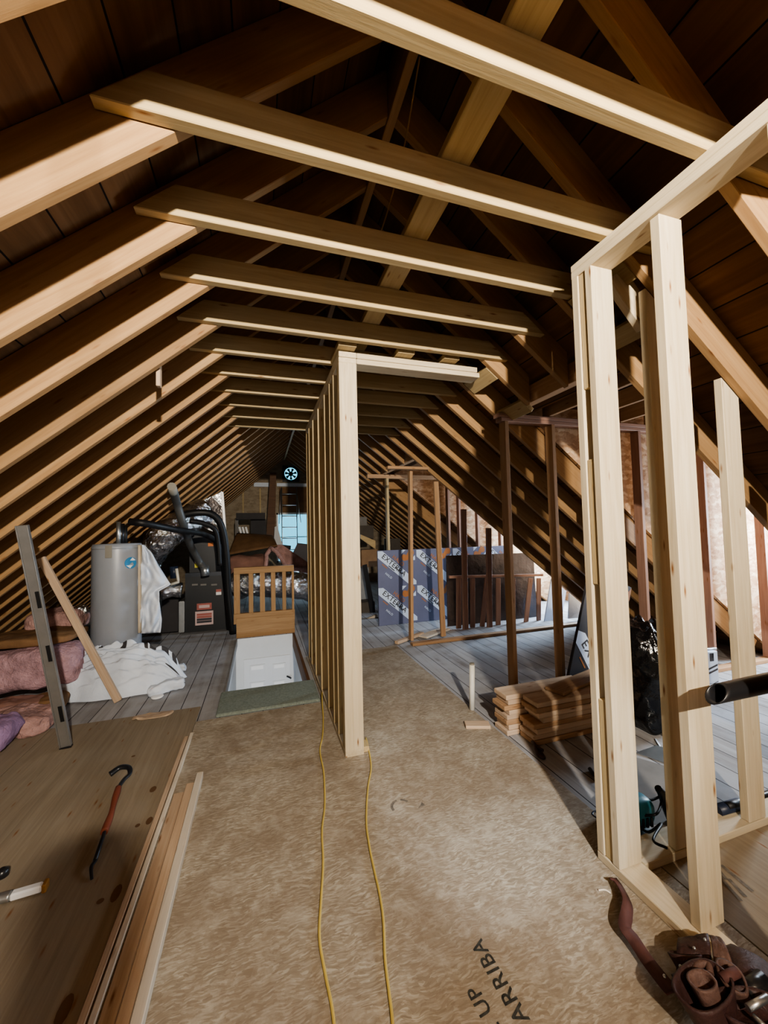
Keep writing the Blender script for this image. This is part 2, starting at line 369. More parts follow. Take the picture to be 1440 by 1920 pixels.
# left roof deck
nL = Vector((-math.sin(aL), 0, math.cos(aL))); nR = Vector((math.sin(aR), 0, math.cos(aR)))
dL = Vector((-math.cos(aL), 0, -math.sin(aL))); dR = Vector((math.cos(aR), 0, -math.sin(aR)))
def deck(name, x0, x1, y0, y1, left):
    zf = zl if left else zr; n = nL if left else nR; d = dL if left else dR
    a = V(x0, y0, zf(x0)); b = V(x1, y0, zf(x1)); mid = (a + b) / 2 + n * (RD * H + 0.013)
    p0 = mid.copy(); p1 = mid.copy(); p0.y = y0 * H; p1.y = y1 * H
    return st(lumber(name, p0, p1, d, (b - a).length, 0.024, 'deck', bev=0))
deck('ceiling_left', RX + 0.115, XLE - 0.25, YN, YF, True)
XH = 1.36                      # the dormer header: rafters between the dormer walls stop here
for y0, y1, xe in ((YN, D1[0], XRE + 0.25), (D1[0], D1[1], 1.42), (D1[1], D2[0], XRE + 0.25), (D2[0], D2[1], 1.42), (D2[1], YF, XRE + 0.25)):
    deck('ceiling_right', RX - 0.085, xe, y0, y1, False)
# ridge board
lbox('ridge_board', (RX - 0.014, YN, RZ - 0.02), (RX + 0.014, YF - 0.02, RZ + 0.14), 'rafter', label='dark ridge board along the peak of the attic roof', cat='beam')
# rafters
for k in range(-1, 26):
    y = (0.557 + 0.262 * k) + TK * 1.5 + 0.002
    if k == -1: y = 0.557 - 0.262 + TK * 1.5
    if y > YF - 0.06: break
    nm = ORD[k] if k >= 0 else None
    lift = RD / 2 / math.cos(aL); a = V(RX - 0.0142, y, zl(RX - 0.0142) + lift); b = V(XLE, y, -1 + lift)
    if k < 0:
        lumber('rafter', a, b, nL, RD * H, TK * H, 'rafter', cut0=-RD * H * ML, label='orange-brown rafter on the left slope, just above the top of the photo', cat='rafter')
    else:
        lumber('rafter', a, b, nL, RD * H, TK * H, 'rafter', cut0=-RD * H * ML, label='orange-brown pine rafter on the left roof slope, %s from the camera' % nm, cat='rafter', group='rafters of the left roof slope')
    xe = XRE
    if D1[0] < y < D1[1]: xe = XH - 0.03
    if D2[0] < y < D2[1]: xe = XH - 0.031
    lift = RD / 2 / math.cos(aR); a = V(RX + 0.0142, y, zr(RX + 0.0142) + lift); b = V(xe, y, zr(xe) + lift)
    if k >= 0:
        kind = 'short rafter ending at the dormer header' if xe == XH - 0.03 else ('cut-short rafter' if xe < XH else 'full-length rafter')
        lumber('rafter', a, b, nR, RD * H, TK * H, 'rafter', cut0=-RD * H * MR, cut1=-RD * H * MR if xe < XH else 0, label='brown pine %s, right slope, %s from the camera' % (kind, nm), cat='rafter', group='rafters of the right roof slope')
# rafters and ties that carry on overhead, behind the viewpoint
for k in range(-9, -1):
    y = 0.557 + 0.262 * k + TK * 1.5 + .002
    for n_, z_, x0_, x1_ in ((nL, zl, RX - .02, XLE), (nR, zr, RX + .02, XRE)):
        st(lumber('ceiling_rafter', V(x0_, y, z_(x0_)) + n_ * (RD * H / 2), V(x1_, y, z_(x1_)) + n_ * (RD * H / 2), n_, RD * H, TK * H, 'rafter', bev=0))
    st(lumber('ceiling_tie', V(-.25, y - TK, ZT + .0425), V(1.15, y - TK, ZT + .0425), UZ_, .085 * H, TK * H, 'tie', bev=0))
# collar ties
TH = 0.085
for k in range(-1, 11):
    y = 0.557 + 0.262 * k + TK / 2
    top = ZT + TH
    x0 = XL - 0.155; x0t = x0 + (TH / ML); x1 = XR + 0.135; x1t = x1 - TH / MR
    c0 = V((x0 + x0t) / 2, y, (ZT + top) / 2); c1 = V((x1 + x1t) / 2, y, (ZT + top) / 2)
    if k <= 0: c0 = V(-0.35, y, (ZT + top) / 2); c1 = V(1.25, y, (ZT + top) / 2)
    lumber('collar_tie', c0, c1, Vector((0, 0, 1)), TH * H, TK * H, 'tie', cut0=(x0t - x0) * H, cut1=-(x1 - x1t) * H,
           label=('pine collar tie spanning the roof, %s tie from the camera' % ORD[k]) if k >= 0 else 'pine collar tie just above the top of the photo', cat='beam', group='collar ties')
# flat plank lying along the top of the ties
lbox('strongback_plank', (0.432, -0.2, ZT + TH + 0.001), (0.512, 3.4, ZT + TH + 0.026), 'tie', label='long flat plank laid lengthwise on top of the collar ties', cat='plank')
# blocking above the short wall plate, between the fifth and sixth ties
yb0, yb1 = TY[4] + TK * 2 + 0.003, TY[5] - 0.003
for i, x in enumerate((0.335, 0.62, 0.86)):
    lbox('blocking', (x, yb0, ZT), (x + 0.085, yb1, ZT + 0.026), 'tie', label='flat pine block between collar ties above the doorway plate, ' + ('nearest the partition', 'the middle block', 'nearest the right slope')[i], cat='block', group='blocks between the fifth and sixth ties')
for i, x in enumerate((1.135, 1.335)):
    c = V(x, yb0, zr(x) + 0.014); d = V(x, yb1 + TK * 1.0, zr(x) + 0.014)
    lumber('blocking', c, d, dR, 0.085 * H, 0.026 * H, 'tie', label='pine block between two right rafters, ' + ('upper' if i == 0 else 'lower') + ' of the pair by the dormer', cat='block', group='blocks between right rafters')
for i, x in enumerate((1.12, 1.27)):
    lumber('blocking', V(x, TY[1] + TK * 2 + .004, zr(x) + .02), V(x, TY[2] + TK - .002, zr(x) + .02), dR, 0.075 * H, 0.026 * H, 'tie', label='pine block between the near right rafters behind the tall stud, ' + ('upper' if i == 0 else 'lower') + ' one', cat='block', group='blocks by the tall stud')
# hanging wire under the ridge
tube('hanging_wire', [V(0.40, 0.86, 1.22), V(0.395, 0.98, 1.08), V(0.37, 1.10, 0.95), V(0.345, 1.2, 0.90)], 0.0035, 'wire', label='thin tan wire dangling in the dark roof peak', cat='wire')
# jagged bracket on a left rafter
lbox('nailed_scrap', (XL - 0.24, TY[4] + 0.075, zl(XL - 0.24) - 0.05), (XL - 0.225, TY[4] + 0.105, zl(XL - 0.24) + 0.06), 'scrap', label='small pale wood scrap nailed below a left rafter', cat='scrap')

# ---------------------------------------------------------------- floors
SX0, SX1, SY0, SY1 = -0.235, 0.305, 2.60, 3.93      # stairwell
def slab(name, rects, z0, z1, mat, **kw):
    bm = bmesh.new()
    for (x0, x1, y0, y1) in rects:
        box_bm(bm, V(x0, y0, z0), V(x1, y1, z1))
    me = bpy.data.meshes.new(name); bmesh.ops.recalc_face_normals(bm, faces=bm.faces); bm.to_mesh(me); bm.free()
    return st(link(name, me, mat, None, Matrix.Identity(4), **kw))
slab('floor', [(-2.6, SX0, YN, YF), (SX1, 4.45, YN, YF), (SX0, SX1, YN, SY0), (SX0, SX1, SY1, YF)], -1.06, -1.008, 'plank')
osb = slab('floor_2', [(-0.34, 0.335, -0.8, 2.31), (0.335, 1.10, -0.8, 3.18)], -1.0079, -1.0, 'osb')
def fl_lumber(name, x0, x1, y0, y1, mat):
    p0 = V((x0 + x1) / 2, y0, -1.004); p1 = V((x0 + x1) / 2, y1, -1.004)
    return st(lumber(name, p0, p1, Vector((1, 0, 0)), (x1 - x0) * H, 0.0078 * H, mat, bev=0.0005))
fl_lumber('floor_3', -1.05, -0.342, -0.8, 2.5, 'ply'); fl_lumber('floor_4', -1.8, -1.053, -0.8, 2.5, 'ply')
fl_lumber('floor_5', 1.105, 1.9, -0.8, 0.96, 'ply')
# ink stamps printed on the strand board (read facing the far gable's left)
def stamp(name, s, px, py, px2, py2, mat, size):
    a = PF(px, py); b = PF(px2, py2); u = (b - a); u.z = 0; u.normalize(); w = Vector((-u.y, u.x, 0))
    M = Matrix(((u.x, w.x, 0, a.x), (u.y, w.y, 0, a.y), (0, 0, 1, 0.0012), (0, 0, 0, 1)))
    bm = bmesh.new(); text_bm(bm, s, size, M); fin(name, bm, mat, osb)
stamp('ink_stamp', 'ARRIBA', 994, 1912, 918, 1786, 'ink', 0.072)
stamp('ink_stamp', 'E UP', 946, 1938, 893, 1845, 'ink', 0.064)
bm = bmesh.new()
for i in range(7):
    a0 = math.radians(200 - i * 25); a1 = math.radians(200 - (i + 1) * 25); c = PF(752, 1512)
    if i in (4,): continue
    q = [c + Vector((math.cos(a) * r, math.sin(a) * r, 0.0012)) for a, r in ((a0, .06), (a1, .06), (a1, .045), (a0, .045))]
    plate_bm(bm, q)
c = PF(787, 1510); plate_bm(bm, [c + Vector(p) for p in ((-.02, -.02, .0012), (.03, -.01, .0012), (.02, .02, .0012), (.005, .0, .0012))])
fin('ink_stamp', bm, 'inkfaint', osb)
f5 = bpy.data.objects['floor_5']
bm = bmesh.new()
for (p, q) in (((1352, 1622), (1412, 1672)), ((1348, 1632), (1362, 1650)), ((1366, 1648), (1398, 1682)), ((1345, 1640), (1390, 1690))):
    a = PF(*p); b = PF(*q); u = (b - a).normalized(); w = Vector((-u.y, u.x, 0)) * 0.008; z = Vector((0, 0, 0.0012)); plate_bm(bm, [a - w + z, b - w + z, b + w + z, a + w + z])
fin('ink_stamp', bm, 'inkfaint', f5)

# ---------------------------------------------------------------- gable walls
def gable(name, y, holes, mat, mirror=False):
    bm = bmesh.new(); xs = sorted(set([XLE - .2, XRE + .2, RX] + [h[i] for h in holes for i in (0, 1)]))
    def top(x): return min(zl(x), zr(x)) + 0.34
    for x0, x1 in zip(xs, xs[1:]):
        hs = sorted([h for h in holes if h[0] <= x0 + 1e-6 and h[1] >= x1 - 1e-6], key=lambda h: h[2])
        z = -1.02
        for h in hs + [None]:
            if h is None: q = [(x0, z), (x1, z), (x1, max(z, top(x1))), (x0, max(z, top(x0)))]
            else: q = [(x0, z), (x1, z), (x1, h[2]), (x0, h[2])]
            pa = [V(a, y, b) for a, b in q]; pb = [p + Vector((0, 0.05, 0)) for p in pa]
            va = [bm.verts.new(p) for p in pa]; vb = [bm.verts.new(p) for p in pb]
            try:
                bm.faces.new(va); bm.faces.new(vb[::-1])
                for i in range(4): bm.faces.new((va[i], vb[i], vb[(i + 1) % 4], va[(i + 1) % 4]))
            except Exception: pass
            if h: z = h[3]
    me = bpy.data.meshes.new(name); bmesh.ops.recalc_face_normals(bm, faces=bm.faces); bm.to_mesh(me); bm.free()
    return st(link(name, me, mat, None, Matrix.Identity(4)))
FC = (0.53, 1.07); FR = 0.135
WX0, WX1, WZ0, WZ1 = 0.268, 0.84, -0.56, 0.345
gable('wall_far', YF, [(WX0, WX1, WZ0, WZ1), (FC[0] - FR, FC[0] + FR, FC[1] - FR, FC[1] + FR)], 'gable')
gable('wall_near', YN + 0.03, [], 'gable')
# knee-height closures where the slopes meet the floor are the roof itself; dormer walls
def prism_poly(name, pts, off, mat, kind='structure', parent=None, **kw):
    bm = bmesh.new(); a = [bm.verts.new(p) for p in pts]; b = [bm.verts.new(p + off) for p in pts]; n = len(pts)
    bm.faces.new(a); bm.faces.new(b[::-1])
    for i in range(n): bm.faces.new((a[i], b[i], b[(i + 1) % n], a[(i + 1) % n]))
    bmesh.ops.recalc_face_normals(bm, faces=bm.faces)
    me = bpy.data.meshes.new(name); bm.to_mesh(me); bm.free()
    o = link(name, me, mat, parent, Matrix.Identity(4), **kw)
    if kind: o['kind'] = kind
    return o
XD = 3.9                          # dormer front wall
def osb_cheek(name, y, ztop, x0, mat='osbwall'):
    up = 0.16
    pts = [V(x0, y, zr(x0) + up), V(x0, y, ztop), V(XD, y, ztop), V(XD, y, -1.0), V(XRE + up / MR, y, -1.0)]
    if zr(x0) + up > ztop: x0 = XR + (0.845 + up - ztop) / MR; pts = [V(x0, y, ztop), V(XD, y, ztop), V(XD, y, -1.0), V(XRE + up / MR, y, -1.0)]
    return prism_poly(name, pts, Vector((0, 0.02, 0)), mat)
osb_cheek('wall_dormer_far_side', D1[1] + 0.045, 0.74, 1.2)
osb_cheek('wall_dormer_near_side', D1[0] - 0.06, 0.74, 1.2)
osb_cheek('wall_back_dormer_far_side', D2[1] + 0.03, 0.74, 1.2)
osb_cheek('wall_back_dormer_near_side', D2[0] - 0.022, 0.74, 1.2)
def dormer_front(name, y0, y1, wy0, wy1, wz0, wz1):
    bm = bmesh.new(); 
    for (a, b, c, d) in ((y0, wy0, -1.02, .76), (wy1, y1, -1.02, .76), (wy0, wy1, -1.02, wz0), (wy0, wy1, wz1, .76)):
        box_bm(bm, V(XD, a, c), V(XD, b, d) + Vector((0.05, 0, 0)))
    me = bpy.data.meshes.new(name); bmesh.ops.recalc_face_normals(bm, faces=bm.faces); bm.to_mesh(me); bm.free(); st(link(name, me, 'osbwall', None, Matrix.Identity(4)))
dormer_front('wall_dormer_front', D1[0] - 0.06, D1[1] + 0.06, 1.28, 1.78, -0.45, 0.4)
dormer_front('wall_back_dormer_front', D2[0] - 0.02, D2[1] + 0.06, 3.45, 4.15, -0.6, 0.4)
def win(name, a, b, bars, flip=0):
    """window lying in an axis plane between corners a,b (eye units)"""
    t = thing(name, (V(*a) + V(*b)) / 2, None, None); t['kind'] = 'structure'; PW[t.name] = Matrix.Translation(t.location)
    ax = 0 if abs(a[0] - b[0]) < 1e-6 else 1; o = 1 - ax; w = 0.03
    def bar(u0, u1, z0, z1, nm='window_frame', th=0.03, mat='bright'):
        lo = [0, 0, 0]; hi = [0, 0, 0]; lo[ax] = a[ax] - 0.005; hi[ax] = a[ax] - 0.005 + th; lo[o], hi[o], lo[2], hi[2] = u0, u1, z0, z1
        bmm = bmesh.new(); box_bm(bmm, V(*lo), V(*hi)); return fin(nm, bmm, mat, t)
    u0, u1, z0, z1 = min(a[o], b[o]), max(a[o], b[o]), min(a[2], b[2]), max(a[2], b[2])
    bm = bmesh.new()
    for (p, q, r, s) in ((u0, u0 + w, z0, z1), (u1 - w, u1, z0, z1), (u0, u1, z0, z0 + w), (u0, u1, z1 - w, z1)):
        lo = [0, 0, 0]; hi = [0, 0, 0]; lo[ax] = a[ax] - 0.005; hi[ax] = a[ax] + 0.025; lo[o], hi[o], lo[2], hi[2] = p, q, r, s
        box_bm(bm, V(*lo), V(*hi))
    for zz in bars:
        lo = [0, 0, 0]; hi = [0, 0, 0]; lo[ax] = a[ax]; hi[ax] = a[ax] + 0.02; lo[o], hi[o], lo[2], hi[2] = u0, u1, zz - .008, zz + .008
        box_bm(bm, V(*lo), V(*hi))
    fin('window_frame', bm, 'bright', t)
    bar(u0 + w, u1 - w, z0 + w, z1 - w, 'window_pane', 0.004, 'glass')
    return t
win('window_1', (WX0, YF, WZ0), (WX1, YF, WZ1), [-0.1])
win('window_2', (XD, 1.28, -.45), (XD, 1.78, .4), [0])
win('window_3', (XD, 3.45, -.6), (XD, 4.15, .4), [-.1])
# dormer ceilings: joists with boards above
for i in range(9):
    x = 1.34 + 0.272 * i
    nm = 'dormer_header' if i == 0 else 'ceiling_joist'
    lab = 'double pine header where the short rafters stop, edge of the dormer' if i == 0 else 'dark ceiling joist of the right dormer, %s beyond the header' % ORD[i - 1]
    lbox(nm, (x, D1[0] - 0.03, 0.643), (x + (0.05 if i == 0 else 0.024), 1.745 if i == 0 else D1[1] - 0.01, 0.735), 'oldstud', label=lab, cat='beam', **({} if i == 0 else dict(group='dormer ceiling joists')))
lbox('dormer_header', (1.34, D2[0] + .01, 0.643), (1.39, D2[1] - .02, 0.735), 'oldstud', label='pine header at the top of the far dormer opening', cat='beam')
slab('ceiling_dormer', [(1.42, XD + .03, D1[0] - 0.06, D1[1] + 0.06)], 0.738, 0.80, 'deck')
slab('ceiling_back_dormer', [(1.42, XD + .03, D2[0] - 0.03, D2[1] + 0.06)], 0.738, 0.80, 'deck')

# ---------------------------------------------------------------- stud walls
SD = 0.084
def wall_thing(name, loc, label):
    t = thing(name, loc, label, 'wall', kind='thing'); PW[t.name] = Matrix.Translation(t.location); return t
# A: partition in the middle
A = wall_thing('stud_wall', V(0.388, 2.4, -1), 'long pale stud partition standing in the middle of the attic by the stairwell')
XA0, XA1, YA0, YA1 = 0.345, 0.345 + SD, 1.712, 3.09
lbox('bottom_plate', (XA0, YA0, -1), (XA1, YA1, -0.975), 'stud', A)
lbox('top_plate', (XA0, YA0, 0.776), (XA1, YA1, 0.800), 'stud', A); lbox('top_plate', (XA0, YA0 - 0.004, 0.8005), (XA1, YA1, 0.826), 'stud', A)
for y in (YA0, YA0 + 0.03, 1.87, 1.985, 2.16, 2.42, 2.68, 2.90, YA1 - 0.025):
    lbox('stud', (XA0 + (0.0 if y > YA0 else 0.0), y, -0.975), (XA1, y + 0.0245, 0.776), 'stud' if y == YA0 else 'tie', A)
lbox('doorway_plate', (XA1 + 0.001, YA0, 0.776), (1.085, YA0 + SD, 0.800), 'stud', A); lbox('doorway_plate', (XA1 + 0.001, YA0 - .004, 0.8005), (1.07, YA0 + SD, 0.826), 'stud', A)
lbox('plate_offcut', (XA1 + 0.001, YA0 + 0.015, -1), (XA1 + 0.028, YA0 + 0.075, -0.976), 'tie', A)
# B: right wall (runs toward the camera) with its built-up corner post, and C running to the right under the rafter
B = wall_thing('stud_wall', V(1.0, 0.6, -1), 'unfinished pale stud wall at right, built-up corner post and top plate running to the camera')
XB0, XB1 = 0.955, 0.955 + SD
lbox('top_plate', (XB0, 0.2, 0.786), (XB1, 0.957, 0.810), 'stud', B); lbox('top_plate', (XB0, 0.2, 0.8105), (XB1, 0.957, 0.8315), 'stud', B)
lbox('bottom_plate', (XB0, 0.1, -1), (XB1, 0.957, -0.976), 'stud', B)
lbox('corner_stud', (XB0, 0.8795, -0.9755), (XB1, 0.904, 0.786), 'stud', B); lbox('corner_stud', (XB0, 0.931, -0.9755), (XB1, 0.956, 0.786), 'stud', B)
for z0, z1 in ((-0.9755, -0.52), (-0.18, 0.20), (0.42, 0.785)):
    lbox('spacer_block', (XB0 + 0.004, 0.9045, z0), (XB1 - 0.004, 0.9305, z1), 'tie', B)
def leanstud(name, xb, yb, xt, yt, z0, z1, parent, mat='stud', w=0.08, t=0.0255):
    return lumber(name, V(xb, yb, z0), V(xt, yt, z1), Vector((1, 0, 0)), w * H, t * H, mat, parent)
leanstud('stud', 1.028, 0.702, 1.005, 0.69, -0.9755, 0.786, B)
leanstud('stud', 1.0, 0.445, 1.0, 0.445, -0.9755, 0.786, B)
Cw = wall_thing('stud_wall', V(1.5, 0.92, -1), 'pale stud wall at right crossing under the sloping rafter, floor plate on the plywood')
lbox('bottom_plate', (XB1 + 0.002, 0.872, -1), (2.3, 0.872 + SD, -0.976), 'stud', Cw)
def roofstud(x0, w, y0, d, mat='stud', parent=Cw):
    p0 = V(x0 + w / 2, y0 + d / 2, -0.9755); p1 = V(x0 + w / 2, y0 + d / 2, zr(x0 + w / 2) - 0.004)
    lumber('stud', p0, p1, Vector((1, 0, 0)) if w > d else Vector((0, 1, 0)), max(w, d) * H, min(w, d) * H, mat, parent, cut1=-MR * w * H if w > d else 0)
roofstud(1.168, 0.082, 0.8745, 0.0255); roofstud(1.497, 0.082, 0.8745, 0.0255); roofstud(1.86, 0.082, 0.8745, 0.0255)
# jack brace nailed beside the near rafter
lumber('brace', V(1.10, 0.928, 0.81), V(1.235, 0.928, 0.668), nR, 0.085 * H, 0.026 * H, 'stud', label='short pale brace under the near right rafter beside the tall stud', cat='brace')
# D: cheek wall of the near dormer
YD = 1.822
D = wall_thing('dormer_wall', V(2.4, 2.09, -1), 'aged brown stud wall of the right dormer, strand board showing between its studs')
lbox('top_plate', (1.285, YD, 0.594), (XD - .01, YD + 0.057, 0.616), 'red', D); lbox('top_plate', (1.27, YD, 0.6165), (XD - .01, YD + 0.057, 0.6385), 'red', D)
lbox('bottom_plate', (1.285, YD, -1.008), (XD - .01, YD + 0.057, -0.983), 'oldstud', D)
for i, x in enumerate((1.306, 1.626, 1.944, 2.30, 2.59, 2.88, 3.18, 3.47)):
    lbox('stud', (x, YD, -0.983), (x + 0.0245, YD + 0.057, 0.594), 'oldstud' if i < 2 else 'red', D)
# F: studs and plates of the far dormer
YE = 3.13
Ew = wall_thing('dormer_wall', V(1.6, YE, -1), 'loose brown studs on a floor plate in front of the printed foam board')
lumber('bottom_plate', V(1.23, YE + .02, -0.996), V(3.35, YE + 0.03, -0.996), Vector((0, 1, 0)), 0.057 * H, 0.024 * H, 'oldstud', Ew)
lbox('top_plate', (1.045, YE, 0.525), (1.435, YE + 0.057, 0.55), 'oldstud', Ew)
lumber('stud', PY(771, 1200, YE + .02), PY(769, 884, YE + .02), Vector((0, 1, 0)), 0.057 * H, 0.026 * H, 'oldstud', Ew)
lumber('stud', PY(831, 1193, YE + .05), PY(817, 903, YE + .05), Vector((1, 0, 0)), 0.045 * H, 0.026 * H, 'oldstud', Ew)
for (xa, ya, xb, yb) in ((873, 1180, 869, 955), (918, 1176, 916, 990)):
    lumber('stud', PY(xa, ya, YE + .03), PY(xb, yb, YE + .03), Vector((1, 0, 0)), 0.05 * H, 0.026 * H, 'red', Ew)
YG = D2[1] - 0.05
Gw = wall_thing('dormer_wall', V(2.5, YG, -1), 'farther dormer side wall of brown studs behind the printed foam board')
lbox('top_plate', (1.16, YG - 0.03, 0.594), (XD - .01, YG + 0.03, 0.638), 'oldstud', Gw)
for px in (725, 838, 858, 892, 934):
    p = PY(px, 900, YG); lbox('stud', (p.x / H - .014, YG - .03, -1.0), (p.x / H + .014, YG + .03, 0.594), 'tie' if px == 725 else 'red', Gw)

# ================================================================ contents
def plane_hit(px, py, left=True, dz=0.0):
    r = ray(px, py); m, x0 = (ML, XL) if left else (-MR, XR)
    s = (0.845 + dz - m * x0) / (r.z - m * r.x); return V(r.x * s, r.y * s, r.z * s)
def decal(name, px0, py0, px1, py1, Y, mat, parent, th=0.006, **kw):
    a = PY(px0, py0, Y); b = PY(px1, py1, Y); lo = Vector((min(a.x, b.x), Y * H - th, min(a.z, b.z))); hi = Vector((max(a.x, b.x), Y * H + 0.001, max(a.z, b.z)))
    return bbox(name, lo, hi, mat, parent, 0.001, seg=1, **kw)
UX, UY, UZ = Vector((1, 0, 0)), Vector((0, 1, 0)), Vector((0, 0, 1))

# ---- stairwell
lo, hi = V(SX0, SY0, -2.7), V(SX1, SY1, -1.008)
def pane(name, pts, mat, kind='structure', off=(0, 0, 0.001), parent=None): return prism_poly(name, [Vector(p) for p in pts], Vector(off), mat, kind, parent)
pane('wall_stair_far', [(lo.x, hi.y - .012, lo.z), (hi.x, hi.y - .012, lo.z), (hi.x, hi.y - .012, hi.z + .012), (lo.x, hi.y - .012, hi.z + .012)], 'drywall', off=(0, .011, 0))
pane('wall_stair_left', [(lo.x, lo.y, lo.z), (lo.x, hi.y, lo.z), (lo.x, hi.y, hi.z - .05), (lo.x, lo.y, hi.z - .05)], 'drywall', off=(-.03, 0, 0))
pane('wall_stair_right', [(hi.x, lo.y, lo.z), (hi.x, hi.y, lo.z), (hi.x, hi.y, hi.z - .05), (hi.x, lo.y, hi.z - .05)], 'drywall', off=(.03, 0, 0))
pane('floor_stair', [(lo.x, lo.y, lo.z), (hi.x, lo.y, lo.z), (hi.x, hi.y, lo.z), (lo.x, hi.y, lo.z)], 'carpet', off=(0, 0, -.03))
pane('wall_stair_near', [(lo.x, lo.y, lo.z), (hi.x, lo.y, lo.z), (hi.x, lo.y, hi.z - .05), (lo.x, lo.y, hi.z - .05)], 'drywall', off=(0, -.03, 0))
st(lbox('trim_1', (SX1 - 0.022, SY0, -1.12), (SX1 - 0.001, SY1 - .01, -0.99), 'sidewood'))
st(lbox('trim_2', (SX0 + 0.001, SY0, -1.06), (SX0 + 0.014, SY1 - .01, -0.995), 'junk2'))
dr = thing('door_1', V(0.03, SY1 - 0.01, -2.6), None, None); dr['kind'] = 'structure'
def dface(px0, py0, px1, py1, Y, th, mat, name):
    return decal(name, px0, py0, px1, py1, Y, mat, dr, th)
dface(457, 1237, 546, 1420, SY1 - .008, 0.012, 'door', 'door_panel')
for (a, b, c, d) in ((468, 1248, 497, 1266), (511, 1245, 536, 1263), (468, 1280, 497, 1300), (511, 1277, 536, 1297), (468, 1310, 497, 1340), (511, 1310, 536, 1340)):
    dface(a, b, c, d, SY1 - 0.016, 0.01, 'door', 'panel_and_highlight'); dface(a + 3, b + 2, c - 3, b + 6, SY1 - 0.0228, 0.004, 'bright', 'panel_and_highlight')  # thin bright strip on each panel is a painted highlight
tube('door_handle', [PY(538, 1268, SY1 - .018), PY(543, 1270, SY1 - .04), PY(546, 1272, SY1 - .05)], 0.012, 'steel', dr)
bbox('carpeted_board', V(-0.243, 2.315, -1.0), V(0.322, 2.63, -0.983), 'carpet', None, 0.006, label='grey-green carpeted board at the top edge of the stair opening', cat='board')
# railing at the far end of the stair opening
YR = 3.99
rl = thing('railing', V(0.02, YR, -1), 'short pine baluster railing at the far end of the stair opening', 'railing')
def rpx(name, px0, py0, px1, py1, th=0.04, mat='rafter', dy=0.0):
    a = PY(px0, py0, YR); b = PY(px1, py1, YR); lo_, hi_ = (min(a.x, b.x) / H, YR + dy, min(a.z, b.z) / H - 1), (max(a.x, b.x) / H, YR + dy + th, max(a.z, b.z) / H - 1)
    return lbox(name, lo_, hi_, mat, rl)
rpx('fascia_board', 443, 1160, 553, 1204, 0.022, 'rafter', -0.004)
rpx('bottom_rail', 438, 1152, 553, 1161, 0.05, 'rafter', 0.001); rpx('top_rail', 438, 1065, 551, 1071, 0.05, 'rafter')
for i, (a, b) in enumerate(((438, 450), (466, 475), (487, 497), (508, 517), (529, 537), (547, 552))):
    rpx('newel_post' if i in (0, 5) else 'baluster', a, 1071.4, b, 1151.6, 0.022, 'rafter', 0.01)

# ---- water heater
TX, TYc, TR, TT = -0.978, 3.2, 0.15, -0.063
wh = thing('water_heater', V(TX, TYc, -1), 'grey cylindrical water heater standing under the left roof slope', 'water heater')
bm = bmesh.new(); r = TR * H; h = (TT + 1) * H
lathe_bm(bm, [(r * .97, 0), (r, 0.02), (r, h - 0.03), (r * .985, h - .008), (r * .95, h)], V(TX, TYc, -1), 48); fin('tank_body', bm, 'grey', wh)
bm = bmesh.new(); lathe_bm(bm, [(r * 1.012, h - .045), (r * 1.012, h - .03), (r * .96, h + .006), (r * .2, h + .012)], V(TX, TYc, -1), 48); fin('tank_lid', bm, 'grey', wh)
def on_tank(px, z, w, hh, mat, name, dr_=0.006):
    p = PY(px, 1020, TYc - TR); ang = math.atan2(-1, 0); dx = p.x - TX * H; dx = max(-r * .97, min(r * .97, dx)); th = -math.acos(dx / r)
    bm = bmesh.new(); n = 6; da = w / r
    q = [[V(TX, TYc, -1) + Vector((math.cos(th + (i / n - .5) * da) * (r + dr_), math.sin(th + (i / n - .5) * da) * (r + dr_), z + (j - .5) * hh)) for j in (0, 1)] for i in range(n + 1)]
    vs = [[bm.verts.new(p_) for p_ in row] for row in q]
    for a, b in zip(vs, vs[1:]): bm.faces.new((a[0], b[0], b[1], a[1]))
    o = fin(name, bm, mat, wh); md = o.modifiers.new('t', 'SOLIDIFY'); md.thickness = 0.004; return o
on_tank(204, h - 0.07, 0.06, 0.13, 'cap', 'connection_cutout'); on_tank(262, h - 0.06, 0.05, 0.1, 'cap', 'connection_cutout')
bc = V(TX, TYc, -1); bm = bmesh.new(); t0 = -math.radians(42)
def tp(a, q, d): th = t0 + math.cos(a) * q / r; return bc + Vector((math.cos(th) * (r + d), math.sin(th) * (r + d), h - .20 + math.sin(a) * q))
plate_bm(bm, [tp(k * math.pi / 12, .062, .004) for k in range(24)]); o = fin('round_badge', bm, 'blue', wh); md = o.modifiers.new('t', 'SOLIDIFY'); md.thickness = .006
bm = bmesh.new()
for s_ in (-1, 1): plate_bm(bm, [tp(a_, q_, .008) for a_, q_ in ((s_ * 1.57 - 1.1, .055), (s_ * 1.57 - .2, .058), (s_ * 1.57 + .5, .030), (s_ * 1.57 - .6, .028))])
fin('badge_mark', bm, 'bright', o)
for i, px in enumerate((222, 226, 231)):
    p = PY(px, 1018, TYc); tube('vent_pipe' if i else 'supply_pipe', [Vector((p.x, p.y + .03 * i, h - .02)), Vector((p.x, p.y + .03 * i, h + (0.25 - 0.02 * i)))], 0.022 if i != 1 else 0.03, ('galv', 'blackpl', 'black')[i], wh, smooth=False)
